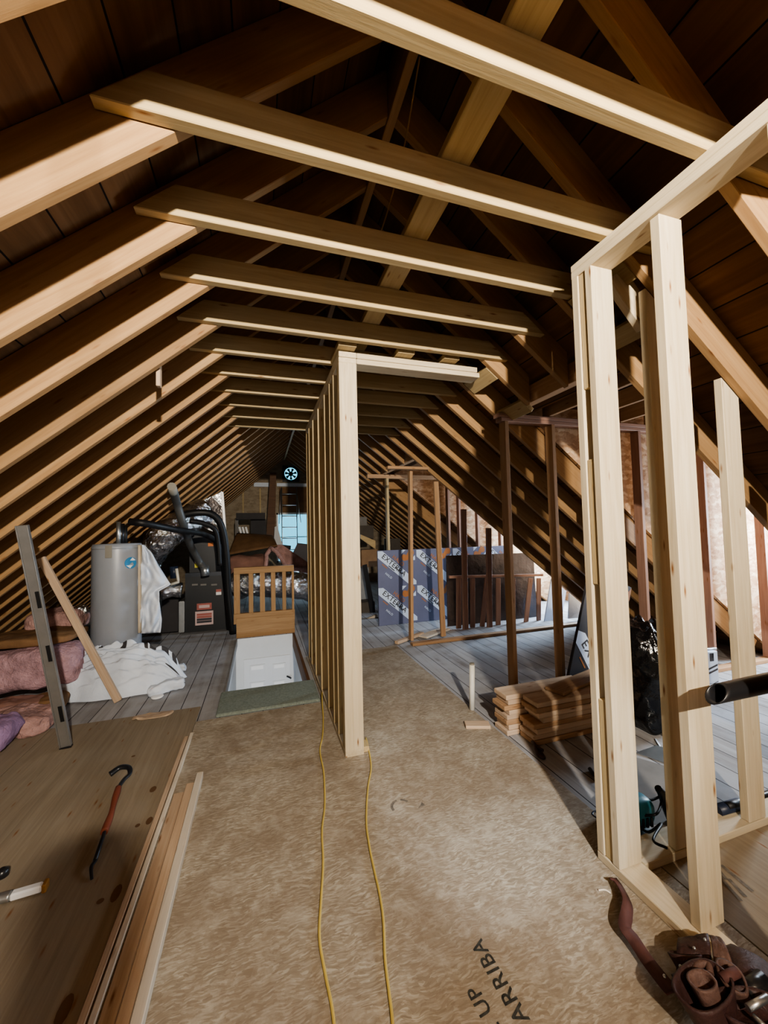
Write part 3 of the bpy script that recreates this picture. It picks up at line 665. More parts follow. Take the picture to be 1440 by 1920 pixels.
# torn white insulation jacket hanging at its right
Lp = [(264, 1021), (263, 1188)]; Rp = [(270, 1022), (284, 1036), (297, 1060), (320, 1096), (298, 1108), (299, 1130), (303, 1160), (301, 1186)]
def jk(u, v):
    q = v * (len(Rp) - 1); i = min(int(q), len(Rp) - 2); s = q - i
    rx = Rp[i][0] * (1 - s) + Rp[i + 1][0] * s; ry = Rp[i][1] * (1 - s) + Rp[i + 1][1] * s
    lx = Lp[0][0] * (1 - v) + Lp[1][0] * v; ly = Lp[0][1] * (1 - v) + Lp[1][1] * v
    k = math.sin(u * 9 + v * 14) * 0.02 + noise.noise(Vector((u * 4, v * 9, 3))) * 0.05
    return PY(lx * (1 - u) + rx * u, ly * (1 - u) + ry * u, TYc - 0.06 + k - 0.02 * u)
sheet('torn_jacket', jk, 18, 40, 'whitefab', wh, 0.006, label='white torn insulation jacket')
sheet('jacket_edge', lambda u, v: PY(259 + u * 6, 1022 + v * 165, TYc - 0.075 + 0.02 * u), 2, 10, 'beige', wh, 0.008)
bm = bmesh.new()

# ---- furnace
YFN = 4.4
fu = thing('furnace', V(-0.54, 4.6, -1), 'dark charcoal furnace cabinet with coil box on top, beside the stair railing', 'furnace')
def fbox(name, px0, py0, px1, py1, Y, dep, mat, par=fu, bev=0.008):
    a = PY(px0, py0, Y); b = PY(px1, py1, Y)
    return bbox(name, (min(a.x, b.x), Y * H, min(a.z, b.z)), (max(a.x, b.x), (Y + dep) * H, max(a.z, b.z)), mat, par, bev)
fbox('cabinet', 347, 1078, 428, 1183, YFN, 0.5, 'furnace'); fbox('coil_box', 355, 1003, 416, 1077.5, YFN + 0.04, 0.42, 'furnace')
fbox('coil_box_cover', 372, 1024, 414, 1074, YFN + 0.028, 0.012, 'furnace', bev=0.003)
fbox('cabinet_lip', 347, 1075, 421, 1078.5, YFN - 0.006, 0.1, 'steel', bev=0.002)
bbox('mounting_pad', V(-0.77, 4.3, -1.008), V(-0.30, 4.95, -1.005), 'junk2', None, 0.006, label='low grey pad under the charcoal furnace', cat='pad')
lb = decal('brand_label', 369, 1132, 397, 1142, YFN - .001, 'redlab', fu, label='red brand label'); decal('brand_lettering', 373, 1135, 393, 1139, YFN - .005, 'pinklab', lb, 0.003)
lb = decal('rating_label', 366, 1147, 400, 1170, YFN - .001, 'pinklab', fu, label='pink and white rating label')
for k in range(4): decal('label_line', 369, 1151 + k * 4.6, 397, 1152.6 + k * 4.6, YFN - .005, 'redlab' if k < 2 else 'exdark', lb, 0.002)
decal('warning_label', 405, 1105, 415, 1109.5, YFN - .001, 'redlab', fu); decal('warning_label', 405, 1110, 415, 1115, YFN - .001, 'bright', fu)
decal('caution_label', 365, 1044, 374, 1056, YFN + .039, 'pinklab', fu); decal('caution_label', 365, 1056, 375, 1064, YFN + .039, 'ltyellow', fu); decal('maker_label', 390, 1018, 400, 1024, YFN + .027, 'orangelab', fu)
for a in (360, 376, 396): decal('louvre', a, 1095, a + 11, 1097.5, YFN - .001, 'junk2', fu, 0.004)
fb = thing('filter_box', V(-0.98, 4.35, -1), 'dark sheet-metal return box on the floor left of the furnace', 'box')
fbox('filter_cabinet', 303, 1126, 334, 1184, YFN - 0.02, 0.35, 'darkgrey', fb); fbox('filter_slot_cover', 335, 1128, 345.5, 1186, YFN - 0.03, 0.3, 'galv', fb)
# ducts, flue, refrigerant lines
def under_roof(a, b, Y, mg=0.05):
    r = ray(a, b); X, z = r.x / r.y, r.z / r.y      # keep clear of the left slope
    if z - ML * X > 0: Y = min(Y, (0.845 - mg - ML * XL) / (z - ML * X))
    return PY(a, b, Y)
def ptube(name, pts, rpx, mat, parent=None, **kw):
    mg = kw.pop('mg', 0.05)
    P = [under_roof(a, b, c, mg) for a, b, c in pts]; dm = sum((R.transposed() @ (p - Vector((0, 0, H)))).z for p in P) / len(P); return tube(name, P, rpx * abs(dm) / F, mat, parent, **kw)
ptube('foil_duct', [(268, 1075, 4.3), (276, 1045, 4.35), (298, 1014, 4.15), (330, 992, 4.2), (362, 970, 4.4), (380, 960, 4.5)], 27, 'foil', mg=.16, wob=0.16, wscale=9, seg=18, label='big crinkled foil duct rising from the water heater toward the furnace', cat='duct')
fp = thing('foil_plenum', PY(400, 1000, 4.75), 'shiny foil-faced plenum with upright panel above the furnace', 'duct')
prism_poly('foil_panel', [PY(a, b, 4.8) for a, b in ((368, 944), (417, 922), (421, 996), (400, 997), (372, 985))], Vector((0, 0.05, 0)), 'foil2', None, fp)
prism_poly('foil_edge', [PY(a, b, 4.74) for a, b in ((414, 921), (419, 923), (424, 997), (419, 997))], Vector((0, 0.06, 0)), 'alu', None, fp)
prism_poly('dark_flange', [PY(a, b, 4.70) for a, b in ((372, 960), (396, 931), (416, 950), (418, 975), (392, 970))], Vector((0, 0.05, 0)), 'darkfoil', None, fp)
ptube('foil_duct', [(300, 1112, 4.32), (322, 1106, 4.35), (341, 1106, 4.36)], 14, 'foil', wob=0.2, wscale=14, label='small crinkled foil duct low on the furnace left side', cat='duct')
ptube('foil_duct', [(443, 1096, 4.55), (470, 1092, 4.5), (520, 1094, 4.5), (575, 1100, 4.5), (610, 1110, 4.6)], 25, 'foil', wob=0.14, wscale=8, seg=20, label='shiny foil duct lying behind the baluster railing', cat='duct')
ptube('foil_scrap', [(140, 1150, 3.3), (152, 1143, 3.3), (163, 1150, 3.3)], 9, 'foil', wob=0.3, label='bit of crumpled foil left of the water heater', cat='scrap')
fl = ptube('flue_pipe', [(324, 917, 3.5), (332, 945, 3.6), (344, 985, 3.72), (356, 1020, 4.05), (372, 1050, 4.25), (382, 1066, 4.25), (384, 1080, 4.25)], 6.8, 'flue', label='grey flue pipe slanting down in front of the furnace coil box', cat='pipe')
ptube('flue_collar', [(383.5, 1062, 4.235), (385, 1079, 4.235)], 7.6, 'galv', fl, smooth=False); ptube('flue_cap', [(322, 912, 3.49), (329, 934, 3.56)], 7.6, 'cap', fl, smooth=False)
ptube('insulated_line', [(243, 978, 3.2), (275, 982, 3.2), (330, 993, 3.45), (385, 1003, 4.05), (411, 1025, 4.35), (421, 1080, 4.36), (430, 1186, 4.36)], 5.5, 'black', label='black insulated line from the water heater down the furnace side', cat='pipe')
ptube('insulated_line', [(336, 967, 3.95), (372, 961, 3.95), (400, 966, 3.98), (416, 990, 4.02), (424, 1040, 4.08), (428, 1110, 4.14), (437, 1189, 4.18)], 6.5, 'black', label='thicker black line arching over the foil duct to the floor', cat='pipe')
ptube('insulated_line', [(356, 977, 3.8), (380, 981, 3.84), (402, 992, 3.88), (409, 1020, 3.92), (412, 1060, 3.95)], 4.5, 'black', label='short black line curving under the arching one', cat='pipe')
ptube('drain_pipe', [(331, 1066, 4.1), (334, 1088, 4.1), (335, 1091, 4.1), (320, 1096, 4.1)], 2.6, 'pvc', smooth=False, label='thin white drain pipe elbow left of the furnace', cat='pipe')
ptube('blue_canister', [(326, 1062, 4.35), (327, 1084, 4.35)], 7, 'navy', smooth=False, label='dark blue canister in the shadow left of the furnace', cat='canister')

# ---- white plastic sheet heap, insulation
sl, sr = PF(128, 1296), PF(335, 1300)
def heap(u, v):
    x = sl.x + (sr.x - sl.x) * u; y0 = 2.86 * H + 0.10 * math.sin(u * 3.1) * -1 + 0.05 * noise.noise(Vector((u * 5, 0, 1)))
    y = y0 + v * 0.2 * H * (0.75 + .25 * math.sin(u * 3.0)); env = min(1, v * 3.2) ** 0.7 * (0.35 + 0.65 * math.sin(math.pi * min(1, max(0, 0.12 + u * 0.88))) ** 0.6)
    env *= min(1, (1 - u) * 5 + .15)
    w = noise.noise(Vector((u * 3 + v * 2, v * 9 - u * 4, 5))) * .05 + abs(noise.noise(Vector((u * 5 - v * 6, v * 12 + u * 7, 9)))) * .06 + .012 * math.sin(40 * (v - .35 * u))
    z = max(0.004, env * (0.20 + 0.19 * v + w) * 1.1 + (0.05 * noise.noise(Vector((u * 14, v * 3, 2))) if v > .9 else 0))
    return Vector((x + noise.noise(Vector((u * 6, v * 6, 7))) * .05, y, z))
def stripes(u, v): return 1 if (v > 0.84 and any(a < u < b for a, b in ((.27, .315), (.45, .48), (.63, .68), (.71, .76), (.79, .835), (.865, .9)))) else (1 if .44 < v < .5 and .84 < u < .93 else 0)
sheet('plastic_sheet', heap, 90, 50, ['whitefab', 'darkgrey'], mi=stripes, label='crumpled white plastic sheeting with dark stripes heaped before the water heater', cat='sheet')
soft('plastic_scrap', PF(330, 1262) + Vector((0, 0, .05)), (0.20, 0.10, 0.09), 'whitefab', amp=.03, sc=9, seed=3, label='small white plastic scrap right of the white sheeting heap', cat='scrap')
soft('plastic_scrap', PF(312, 1297) + Vector((0, 0, .05)), (0.30, 0.10, 0.12), 'whitefab', amp=.04, sc=7, seed=4, rot=(0, 0, .4), label='pointed white plastic corner in front of the sheeting heap', cat='scrap')
bm = bmesh.new(); lathe_bm(bm, [(.02, 0), (.05, .002), (.055, .012), (.045, .02), (.02, .018)], PF(295, 1308), 20); fin('plastic_ring', bm, 'bright', label='little white oval plastic lid on the floorboards', cat='lid')
def batt(px0, px1, Y0, Y1, z0, z1, mat, lab, seed, amp=.035, **kw):
    a = PY(px0, 1250, Y0).x; b = PY(px1, 1250, Y0).x
    return soft('insulation_batt', ((a + b) / 2, (Y0 + Y1) / 2 * H, ((z0 + z1) / 2 + 1) * H), (b - a, (Y1 - Y0) * H, (z1 - z0) * H), mat, amp=amp, sc=5, seed=seed, cuts=22, p=5, label=lab, cat='insulation', **kw)
batt(-60, 136, 2.80, 3.06, -0.90, -0.665, 'pink', 'thick pink insulation batt lying across behind the metal level', 1)
batt(-60, 128, 2.86, 3.2, -0.66, -0.60, 'kraft', 'flat brown paper-faced batt on top of the thick pink one', 2, .02)
batt(40, 140, 3.15, 3.4, -0.66, -0.50, 'pink2', 'faded pink batt lump at the back of the left insulation pile', 5)
batt(-40, 66, 2.62, 2.80, -0.985, -0.90, 'kraftp', 'orange-tinged paper-faced batt under the thick pink one', 6)
batt(30, 112, 2.66, 2.80, -0.99, -0.90, 'kraft', 'brown folded batt end beside the foot of the level', 8, .03)
batt(-80, 78, 2.42, 2.62, -1.0, -0.90, 'pink2', 'torn pink batt at the front of the left pile', 9, .05)
soft('foam_piece', PF(-36, 1412) + Vector((0, 0, .1)), (0.36, 0.40, 0.22), 'purple', amp=.05, sc=5, seed=11, cuts=14, label='purple insulation piece at the front left of the pile', cat='insulation')
# ---- spirit level and board leaning on the rafters
def rod(name, p0, p1, w, t, mat, wide=UX, parent=None, **kw): return lumber(name, p0, p1, wide, w, t, mat, parent, **kw)
lv = thing('spirit_level', PF(124, 1402), 'long grey aluminium spirit level leaning against a left rafter', 'level')
b0, b1 = PF(124, 1402) + Vector((0, 0, .004)), plane_hit(41, 985, True, -0.035)
fr = frame(b0, b1, UX); Lv = (b1 - b0).length
def lvl(name, x0, x1, y0, y1, z0, z1, mat):
    bm = bmesh.new(); box_bm(bm, (x0, y0, z0), (x1, y1, z1), fr); bevel(bm, .0015); return fin(name, bm, mat, lv)
lvl('web', 0, Lv, -.010, .010, -.028, .028, 'alu'); lvl('flange', 0, Lv, -.014, .014, .0285, .036, 'alu'); lvl('flange', 0, Lv, -.014, .014, -.036, -.0285, 'alu')
sgn = 1 if (fr @ Vector((1, 1, 0))).y < (fr @ Vector((1, -1, 0))).y else -1
for q in (.16, .44, .68):
    y0, y1 = (.0102, .013) if sgn > 0 else (-.013, -.0102)
    lvl('vial_window', Lv * q - .06, Lv * q + .06, y0, y1, .002, .026, 'black')
lvl('end_cap', -.004, .01, -.016, .016, -.037, .037, 'blackpl')
b0, b1 = PF(222, 1317) + Vector((0, 0, .012)), plane_hit(77, 1046, True, -0.012)
rod('leaning_board', b0, b1, 0.062, 0.036, 'scrap', label='narrow pale stud leaning across the white sheeting to a rafter', cat='board')

# ---- left foreground: trim boards, pry bar, tool
def strip(x0, x1, ya, yb, t, mat, lab, twist=0.0, name='trim_board', z=0.0):
    lumber(name, V((x0 + x1) / 2 + twist, ya, -1) + Vector((0, 0, t / 2 + .0005 + z)), V((x0 + x1) / 2, yb, -1) + Vector((0, 0, t / 2 + .0005 + z)), UX, (x1 - x0) * H, t, mat, label=lab, cat='board')
strip(-0.366, -0.349, 0.3, 2.14, .018, 'scrap', 'thinnest long pale trim strip on the floor, leftmost of the row')
strip(-0.345, -0.330, 0.3, 2.17, .018, 'white', 'second thin trim strip, the one reaching farthest up the floor')
strip(-0.326, -0.292, 0.25, 1.70, .012, 'scrap', 'flat pale board lying between the thin strips and the whitish timber')
strip(-0.290, -0.262, 0.2, 1.74, .020, 'scrap', 'tan board lying against the whitish timber on the floor')
strip(-0.259, -0.234, 0.2, 1.78, .040, 'white', 'whitish square timber, the thickest of the boards along the floor seam')
pb = thing('pry_bar', PF(205, 1550), 'pry bar with orange-red grip and black hooked end on the plywood', 'pry bar')
zz = Vector((0, 0, .014))
tube('shaft', [PF(223, 1478) + zz, PF(195, 1568) + zz, PF(178, 1620) + zz], 0.009, 'steel', pb, smooth=False)
tube('grip', [PF(222, 1481) + zz, PF(215, 1505) + zz, PF(207, 1535) + zz, PF(195, 1566) + zz], lambda s: .0165 + .0025 * math.sin(s * 9), 'redgrip', pb)
tube('hook', [PF(223, 1479) + zz, PF(233, 1466) + zz * 1.2, PF(243, 1458) + zz * 1.8, PF(241, 1449) + zz * 2.4, PF(225, 1448) + zz * 2.2, PF(206, 1456) + zz], lambda s: .012 + .018 * max(0, s - .4), 'steel', pb, flat=0.7)
tube('chisel_tip', [PF(178, 1620) + zz, PF(171, 1632) + zz, PF(172, 1651) + Vector((0, 0, .006))], lambda s: .009 - .003 * s, 'steel', pb, flat=.6)
ut = thing('caulking_tool', PF(40, 1680), 'white handled tool with amber tip at the left edge of the floor', 'tool')
p0, p1 = PF(20, 1690) + Vector((0, 0, .022)), PF(80, 1672) + Vector((0, 0, .022))
rod('white_barrel', p0, p1, .034, .030, 'bright', UX.cross(UZ), ut, bev=.006); dv = (p1 - p0).normalized()
rod('amber_tip', p1 + dv * .001, p1 + dv * .018, .042, .036, 'amber', UY, ut, bev=.004)
tube('grey_neck', [p0, p0 - dv * .05, p0 - dv * .07 + Vector((0, -.05, 0)), p0 - dv * .08 + Vector((0, -.14, 0))], .02, 'alu', ut)
bm = bmesh.new(); lathe_bm(bm, [(.012, 0), (.024, .005), (.024, .03), (.01, .04)], PF(4, 1645), 16); fin('bottle_cap', bm, 'blackpl', label='small black cap at the left edge above the white tool', cat='cap')
# knots printed in the plywood face
bm = bmesh.new()
for (px, py, rx, ry) in ((287, 1480, .018, .03), (280, 1539, .016, .03), (258, 1548, .012, .014), (218, 1675, .018, .045), (188, 1690, .014, .014), (330, 1438, .02, .045), (250, 1418, .012, .012), (120, 1895, .02, .05)):
    c = PF(px, py, -1) + Vector((0, 0, .001)); plate_bm(bm, [c + Vector((math.cos(a) * rx, math.sin(a) * ry, 0)) for a in [i * math.pi / 6 for i in range(12)]])
fin('wood_knots', bm, 'knot', bpy.data.objects['floor_3'])
# splintered patch of plywood
soft('wood_shavings', PF(288, 1342) + Vector((0, 0, .004)), (.30, .10, .014), 'scrap', amp=.02, sc=14, seed=5, cuts=10, label='smear of pale wood shavings on the plywood left of the carpeted board', cat='shavings', kind='stuff')
ptube('wood_splinter', [(1122, 1671, .88), (1132, 1673, .87), (1144, 1675, .87)], .5, 'white') if False else None
tube('wood_splinter', [PF(1122, 1671) + Vector((0, 0, .004)), PF(1134, 1672) + Vector((0, 0, .008)), PF(1145, 1676) + Vector((0, 0, .004))], .0035, 'white', label='tiny pale curl of wood on the strand board by the wall plate', cat='splinter')

# ---- yellow cords
def cord(pts, lab):
    rr = .0055; tube('extension_cord', [PF(a, b) + Vector((0, 0, rr + .001 + dz)) for a, b, dz in pts], rr, 'yellow', n=10, label=lab, cat='cord')
cord([(604, 1302, .022), (604, 1320, .022), (606, 1345, 0), (605, 1380, 0), (600, 1410, 0), (607, 1450, 0), (609, 1510, 0), (604, 1560, 0), (606, 1620, 0), (602, 1690, 0), (599, 1760, 0), (610, 1830, 0), (622, 1890, 0), (630, 1960, 0), (640, 2080, 0)], 'yellow extension cord running from the stair opening, left of the two strands')
cord([(686, 1385, .0), (691, 1405, 0), (696, 1440, 0), (690, 1480, 0), (687, 1540, 0), (692, 1585, 0), (702, 1635, 0), (712, 1680, 0), (719, 1730, 0), (722, 1800, 0), (729, 1860, 0), (736, 1920, 0), (746, 2080, 0)], 'yellow extension cord emerging at the partition foot, right of the two strands')

# ---- middle floor: pvc stub, block, scraps
pv = thing('pipe_stub', PF(885, 1330), 'white plastic pipe stub standing up from the floor edge', 'pipe')
pz = PY(885, 1246, PF(885, 1330).y / H)
tube('pipe', [PF(885, 1330), Vector((pz.x, pz.y, pz.z))], .023, 'pvc', pv, smooth=False, seg=20); tube('cap', [Vector((pz.x, pz.y, pz.z + .0005)), Vector((pz.x, pz.y, pz.z + .012))], .02, 'cap', pv, smooth=False, seg=20)
lumber('wood_offcut', PF(872, 1362) + Vector((0, 0, .012)), PF(918, 1362) + Vector((0, 0, .012)), Vector((-.3, 1, 0)), .085, .024, 'scrap', label='small flat wood offcut on the strand board by the pipe stub', cat='block')
lumber('wood_offcut', PF(743, 1208) + Vector((0, 0, .02)), PF(792, 1190) + Vector((0, 0, .02)), UY, .06, .04, 'scrap', label='short grey-tan offcut lying left of the loose stud plate', cat='block')
lumber('wood_offcut', PF(792, 1196) + Vector((0, 0, .012)), PF(836, 1180) + Vector((0, 0, .012)), UY, .16, .024, 'white', label='bright whitish board end on the planks before the foam board', cat='board')

# ---- stack of boards
random.seed(3); t = 0.0235 * H
for L in range(8):
    z = -1.008 * 1 ; zc = (-1.008 + 1) * H + t * (L + .5) + .001
    for rI in (0, 1):
        x0 = (1.185 + random.uniform(-.012, .03)) if rI == 0 else (1.105 + random.uniform(-.03, .04)); x1 = 1.70 + random.uniform(-.06, .05) - (0.05 if rI else 0)
        if L == 4 and rI == 0: x0 = 1.235
        y = 1.57 + (0.118 if rI else 0) + random.uniform(-.004, .004)
        lumber('board', Vector((x0 * H, y * H, zc)), Vector((x1 * H, (y + random.uniform(-.006, .006)) * H, zc)), UY, .105 * H, t - .0015, 'scrap' if (L + rI) % 3 else 'oldstud', bev=.004,
               label='short pine board stacked beside the corner post, %s layer up, %s row' % (ORD[L], 'front' if rI == 0 else 'back'), cat='board', group='stacked boards')
lumber('board', V(1.36, 1.585, -1.008) + Vector((0, 0, t * 8 + .014)), V(1.78, 1.70, -1.008) + Vector((0, 0, t * 8 + .014)), UY, .10 * H, .022, 'oldstud', label='warm brown board laid crooked on top of the board stack', cat='board', group='stacked boards')
tube('cord_tangle', [PF(998, 1392, -1.005) + Vector((0, 0, .01)), PF(1003, 1404, -1.005) + Vector((0, 0, .03)), PF(1012, 1412, -1.005) + Vector((0, 0, .015)), PF(1020, 1424, -1.005) + Vector((0, 0, .012)), PF(1010, 1421, -1.005) + Vector((0, 0, .02)), PF(1004, 1408, -1.005) + Vector((0, 0, .03)), PF(1018, 1416, -1.005) + Vector((0, 0, .03))], .012, 'leather', label='dark brown tangled strap at the near foot of the board stack', cat='strap')
# ---- black bag, box, printed offcut behind the right wall
bg0 = PF(1222, 1372, -1.008)
def bagfn(w):
    s = w.z; k = 1 + .12 * math.sin(s * 9); q = Vector((w.x * k * (1 - .18 * max(0, s)), w.y * k, w.z))
    if s > .28: q.z += .05 * noise.noise(Vector((w.x * 14, w.y * 14, 4)))
    return q
soft('trash_bag', bg0 + Vector((.10, .10, .39)), (.44, .42, .80), 'bag', amp=.045, sc=5.5, seed=2, cuts=26, p=3.5, fn=bagfn, floorz=-.008, label='tall full black plastic bag behind the tall pale studs', cat='bag')
bx = thing('carton', PF(1335, 1284, -1.008), 'white printed carton standing behind the tall stud near the slope', 'box')
c0 = PF(1310, 1284, -1.008); c1 = PF(1349, 1281, -1.008); dz = PY(1340, 1222, c1.y / H).z - c1.z
M = frame(c0, c1, UZ); Lc = (c1 - c0).length
bm = bmesh.new(); box_bm(bm, (0, 0, 0), (Lc, -.12 if (M @ Vector((0, -1, 0))).y > (M @ Vector((0, 1, 0))).y else .12, dz), M); bevel(bm, .004); fin('carton_body', bm, 'exwhite', bx)
fs = -1 if (M @ Vector((0, -1, 0))).y < (M @ Vector((0, 1, 0))).y else 1
bm = bmesh.new()
for (a, b, c, d) in ((.70, .80, .80, .95), (.60, .70, .80, .95), (.45, .55, .96, .61), (.45, .42, .96, .48), (.4, .05, .95, .07)):
    skew = .14 * dz if c - a > .4 else 0
    plate_bm(bm, [M @ Vector(p) for p in ((Lc * a, fs * .0015, dz * b - skew), (Lc * c, fs * .0015, dz * b), (Lc * c, fs * .0015, dz * d), (Lc * a, fs * .0015, dz * d - skew))])
fin('carton_print', bm, 'exdark', bx)
lumber('steel_bar', M @ Vector((Lc * .35, -fs * .04, dz + .0105)), M @ Vector((Lc * 1.15, -fs * .05, dz + .0105)), UY, .03, .02, 'galv', label='short grey metal bar lying across the top of the white carton', cat='bar')

# ---- printed foam boards
def exboard(name, O, u, v, wu, hv, lab, tiles, th=.04, dark=False):
    """O bottom-left corner, u along, v up, size wu x hv metres; printed repeat of diagonal bands"""
    n = u.cross(v).normalized()
    t_ = thing(name, O + u * wu / 2, lab, 'foam board')
    M = Matrix(((u.x, v.x, n.x, O.x), (u.y, v.y, n.y, O.y), (u.z, v.z, n.z, O.z), (0, 0, 0, 1)))
    bm = bmesh.new(); box_bm(bm, (0, 0, -th), (wu, hv, 0), M); bevel(bm, .002); fin('foam_core', bm, 'exdark' if dark else 'expand', t_)
    tw, thh = .44 * H, .385 * H
    bw = bmesh.new(); bo = bw; bd = bmesh.new()
    def clip(bmx):
        for co_, no in (((0, 0, 0), (-1, 0, 0)), ((wu, 0, 0), (1, 0, 0)), ((0, 0, 0), (0, -1, 0)), ((0, hv, 0), (0, 1, 0))):
            bmesh.ops.bisect_plane(bmx, geom=bmx.verts[:] + bmx.edges[:] + bmx.faces[:], plane_co=co_, plane_no=no, clear_outer=True)
    e1, e2 = .0012, .0022
    for (i, j) in tiles:
        ox, oy = i * tw, hv - (j + 1) * thh
        def q(pts, bmx, z, mi=0): plate_bm(bmx, [(ox + a * tw, oy + b * thh, z) for a, b in pts], mi)
        q([(0, .98), (0, .80), (.80, .02), (.98, .02), (.98, .12), (.12, .98)], bw, e1)          # band
        q([(.60, 1.0), (.72, 1.0), (.60, .88)], bw, e1); q([(.84, .70), (.96, .84), (.96, .70)], bw, e1)
        for (cx, cy) in ((.86, .92), (.68, .78)):
            plate_bm(bo, [(ox + (cx + .055 * math.cos(a) - .05 * math.sin(a)) * tw, oy + (cy + .055 * math.cos(a) + .075 * math.sin(a)) * thh, e1) for a in [k * math.pi / 7 for k in range(14)]], 1)
        q([(.66, .70), (.80, .98), (.92, .98), (.76, .70)], bo, e1 * .8, 1)
        ang = math.atan2(-.78 * thh, .80 * tw); c, s = math.cos(ang), math.sin(ang)
        def tm(a, b, z): return Matrix(((c, -s, 0, ox + a * tw), (s, c, 0, oy + b * thh), (0, 0, 1, z), (0, 0, 0, 1)))
        text_bm(bd, 'EXTERRA', .115, tm(.085, .815, e2)); text_bm(bo, 'HALO', .085, tm(.36, .80, e2), 1)
        text_bm(bw, 'HALO', .05, tm(.17, .36, e2))
        for k in range(3):
            a, b = .10 + .16 * k, .62 - .05 * k; L_ = .12 + .03 * k
            q([(a, b), (a + L_, b - L_), (a + L_ + .015, b - L_ + .015), (a + .015, b + .015)], bw, e1, 0 if k else 1)
    for bmx, nm, mt in ((bw, 'printed_pattern', ['exwhite', 'exorange']), (bd, 'printed_lettering', 'exdark')):
        clip(bmx)
        for vtx in bmx.verts: vtx.co = M @ vtx.co
        if bmx.verts: 
            if len(bmx.faces): fin(nm, bmx, mt, t_)
    return t_
O = PY(712, 1172, 3.91); O.z = .0
exboard('foam_board', PF(711, 1174, -1.007), UX, UZ, 1.62 * H, .785 * H, 'large slate foam board with EXTERRA bands standing on edge behind loose studs', [(i, j) for i in range(4) for j in range(2)])
# leftover board leaning behind the stack, print reads EX
o2 = PY(1068, 1262, 1.74); o2 = Vector((o2.x, o2.y, o2.z)); top2 = PY(1108, 1066, 1.79)
v2 = (top2 - o2).normalized(); u2 = Vector((1, 0.05, 0)); u2 = (u2 - v2 * v2.dot(u2)).normalized()
o2 = o2 - v2 * ((o2.z - (-.006)) / v2.z)
exboard('foam_board', o2, u2, v2, .34 * H, (top2 - o2).length, 'narrow dark foam board offcut marked EX leaning behind the board stack', [(.0, -.07), (.0, .93)], .03, True)
# foil film panel and slatted panel in front of the big board
prism_poly('film_panel', [PY(840, 1186, 3.6), PY(837, 1042, 3.7), PY(1000, 1036, 3.7), PY(1008, 1172, 3.6)], Vector((0, .02, 0)), 'darkfoil', None, None, label='dark shiny film-faced panel leaning on the printed foam board', cat='panel')
sp_ = thing('slatted_panel', PY(920, 1184, 3.46), 'dark brown slatted panel of upright pickets standing behind the loose studs', 'panel')
Ys = 3.47
lumber('top_rail', PY(842, 1082, Ys), PY(1018, 1078, Ys), UZ, .04, .03, 'red', sp_); lumber('bottom_rail', PY(842, 1184, Ys), PY(1030, 1168, Ys), UZ, .04, .03, 'red', sp_)
for i, px in enumerate((860, 886, 908, 934, 962, 990, 1010)):
    lumber('picket', PY(px - (4 if i in (2, 5) else 0), 1180 - .08 * (px - 842), Ys), PY(px + (5 if i in (2, 5) else 0), 1084, Ys), UX, .085, .02, 'red', sp_)
prism_poly('daylit_scrap', [PY(1020, 1172, 3.4), PY(1034, 1086, 3.5), PY(1062, 1108, 3.5), PY(1052, 1168, 3.4)], Vector((0, .02, 0)), 'exwhite', None, None, label='panel scrap coloured pale blue for daylight, leaning under the low slope by the dormer', cat='panel')  # daylight falling on the scrap is put into its pale blue colour
prism_poly('daylit_scrap', [PY(1066, 1160, 3.3), PY(1068, 1112, 3.35), PY(1098, 1138, 3.35), PY(1096, 1158, 3.3)], Vector((0, .02, 0)), 'whitefab', None, None, label='small panel scrap coloured white for daylight, lowest under the slope, right of the pickets', cat='panel')  # white again stands for daylight on the scrap

# ---- tools behind the right wall
sw = thing('circular_saw', PF(1190, 1590, -1.008), 'teal corded power saw lying behind the corner post', 'saw')
sb = PF(1200, 1588, -1.008) + Vector((0, .045, 0)); su = (PF(1285, 1556, -1.008) - sb).normalized(); sv = UZ.cross(su)
def sM(o=(0, 0, 0)): return Matrix(((su.x, sv.x, 0, sb.x), (su.y, sv.y, 0, sb.y), (0, 0, 1, sb.z), (0, 0, 0, 1)))
bm = bmesh.new(); box_bm(bm, (-.06, -.01, .0), (.24, .17, .006), sM()); fin('base_plate', bm, 'galv', sw)
bm = bmesh.new(); bmesh.ops.create_cube(bm, size=1); bmesh.ops.subdivide_edges(bm, edges=bm.edges[:], cuts=6, use_grid_fill=True)
for v_ in bm.verts:
    q = v_.co * 2; l = (abs(q.x) ** 3 + abs(q.y) ** 3 + abs(q.z) ** 3) ** (1 / 3); q = q / l * .5
    v_.co = sM() @ Vector((q.x * .24 + .06, q.y * .13 + .07, q.z * .15 + .085))
fin('motor_housing', bm, 'teal', sw, smooth=True)
bm = bmesh.new()
for k in range(5): box_bm(bm, (.02 + k * .025, -.0 + .002, .04), (.032 + k * .025, .012, .085), sM())
fin('cooling_vents', bm, 'black', sw)
bm = bmesh.new(); lathe_bm(bm, [(.02, -.01), (.085, -.01), (.09, 0), (.085, .012), (.02, .014)], (0, 0, 0), 28)
MM = sM() @ Matrix.Translation((.10, .16, .09)) @ Matrix.Rotation(math.pi / 2, 4, 'X')
for v_ in bm.verts: v_.co = MM @ v_.co
fin('blade_guard', bm, 'steel', sw)
hp = [PF(1256, 1535, -1.0), PF(1246, 1515, -.95), PF(1238, 1495, -.9), PF(1232, 1478, -.885)]
hY = .99
tube('rear_handle', [PY(1258, 1540, hY), PY(1250, 1515, hY), PY(1242, 1490, hY), PY(1234, 1478, hY)], lambda s: .017 + .006 * math.sin(s * 3.1), 'blackpl', sw)
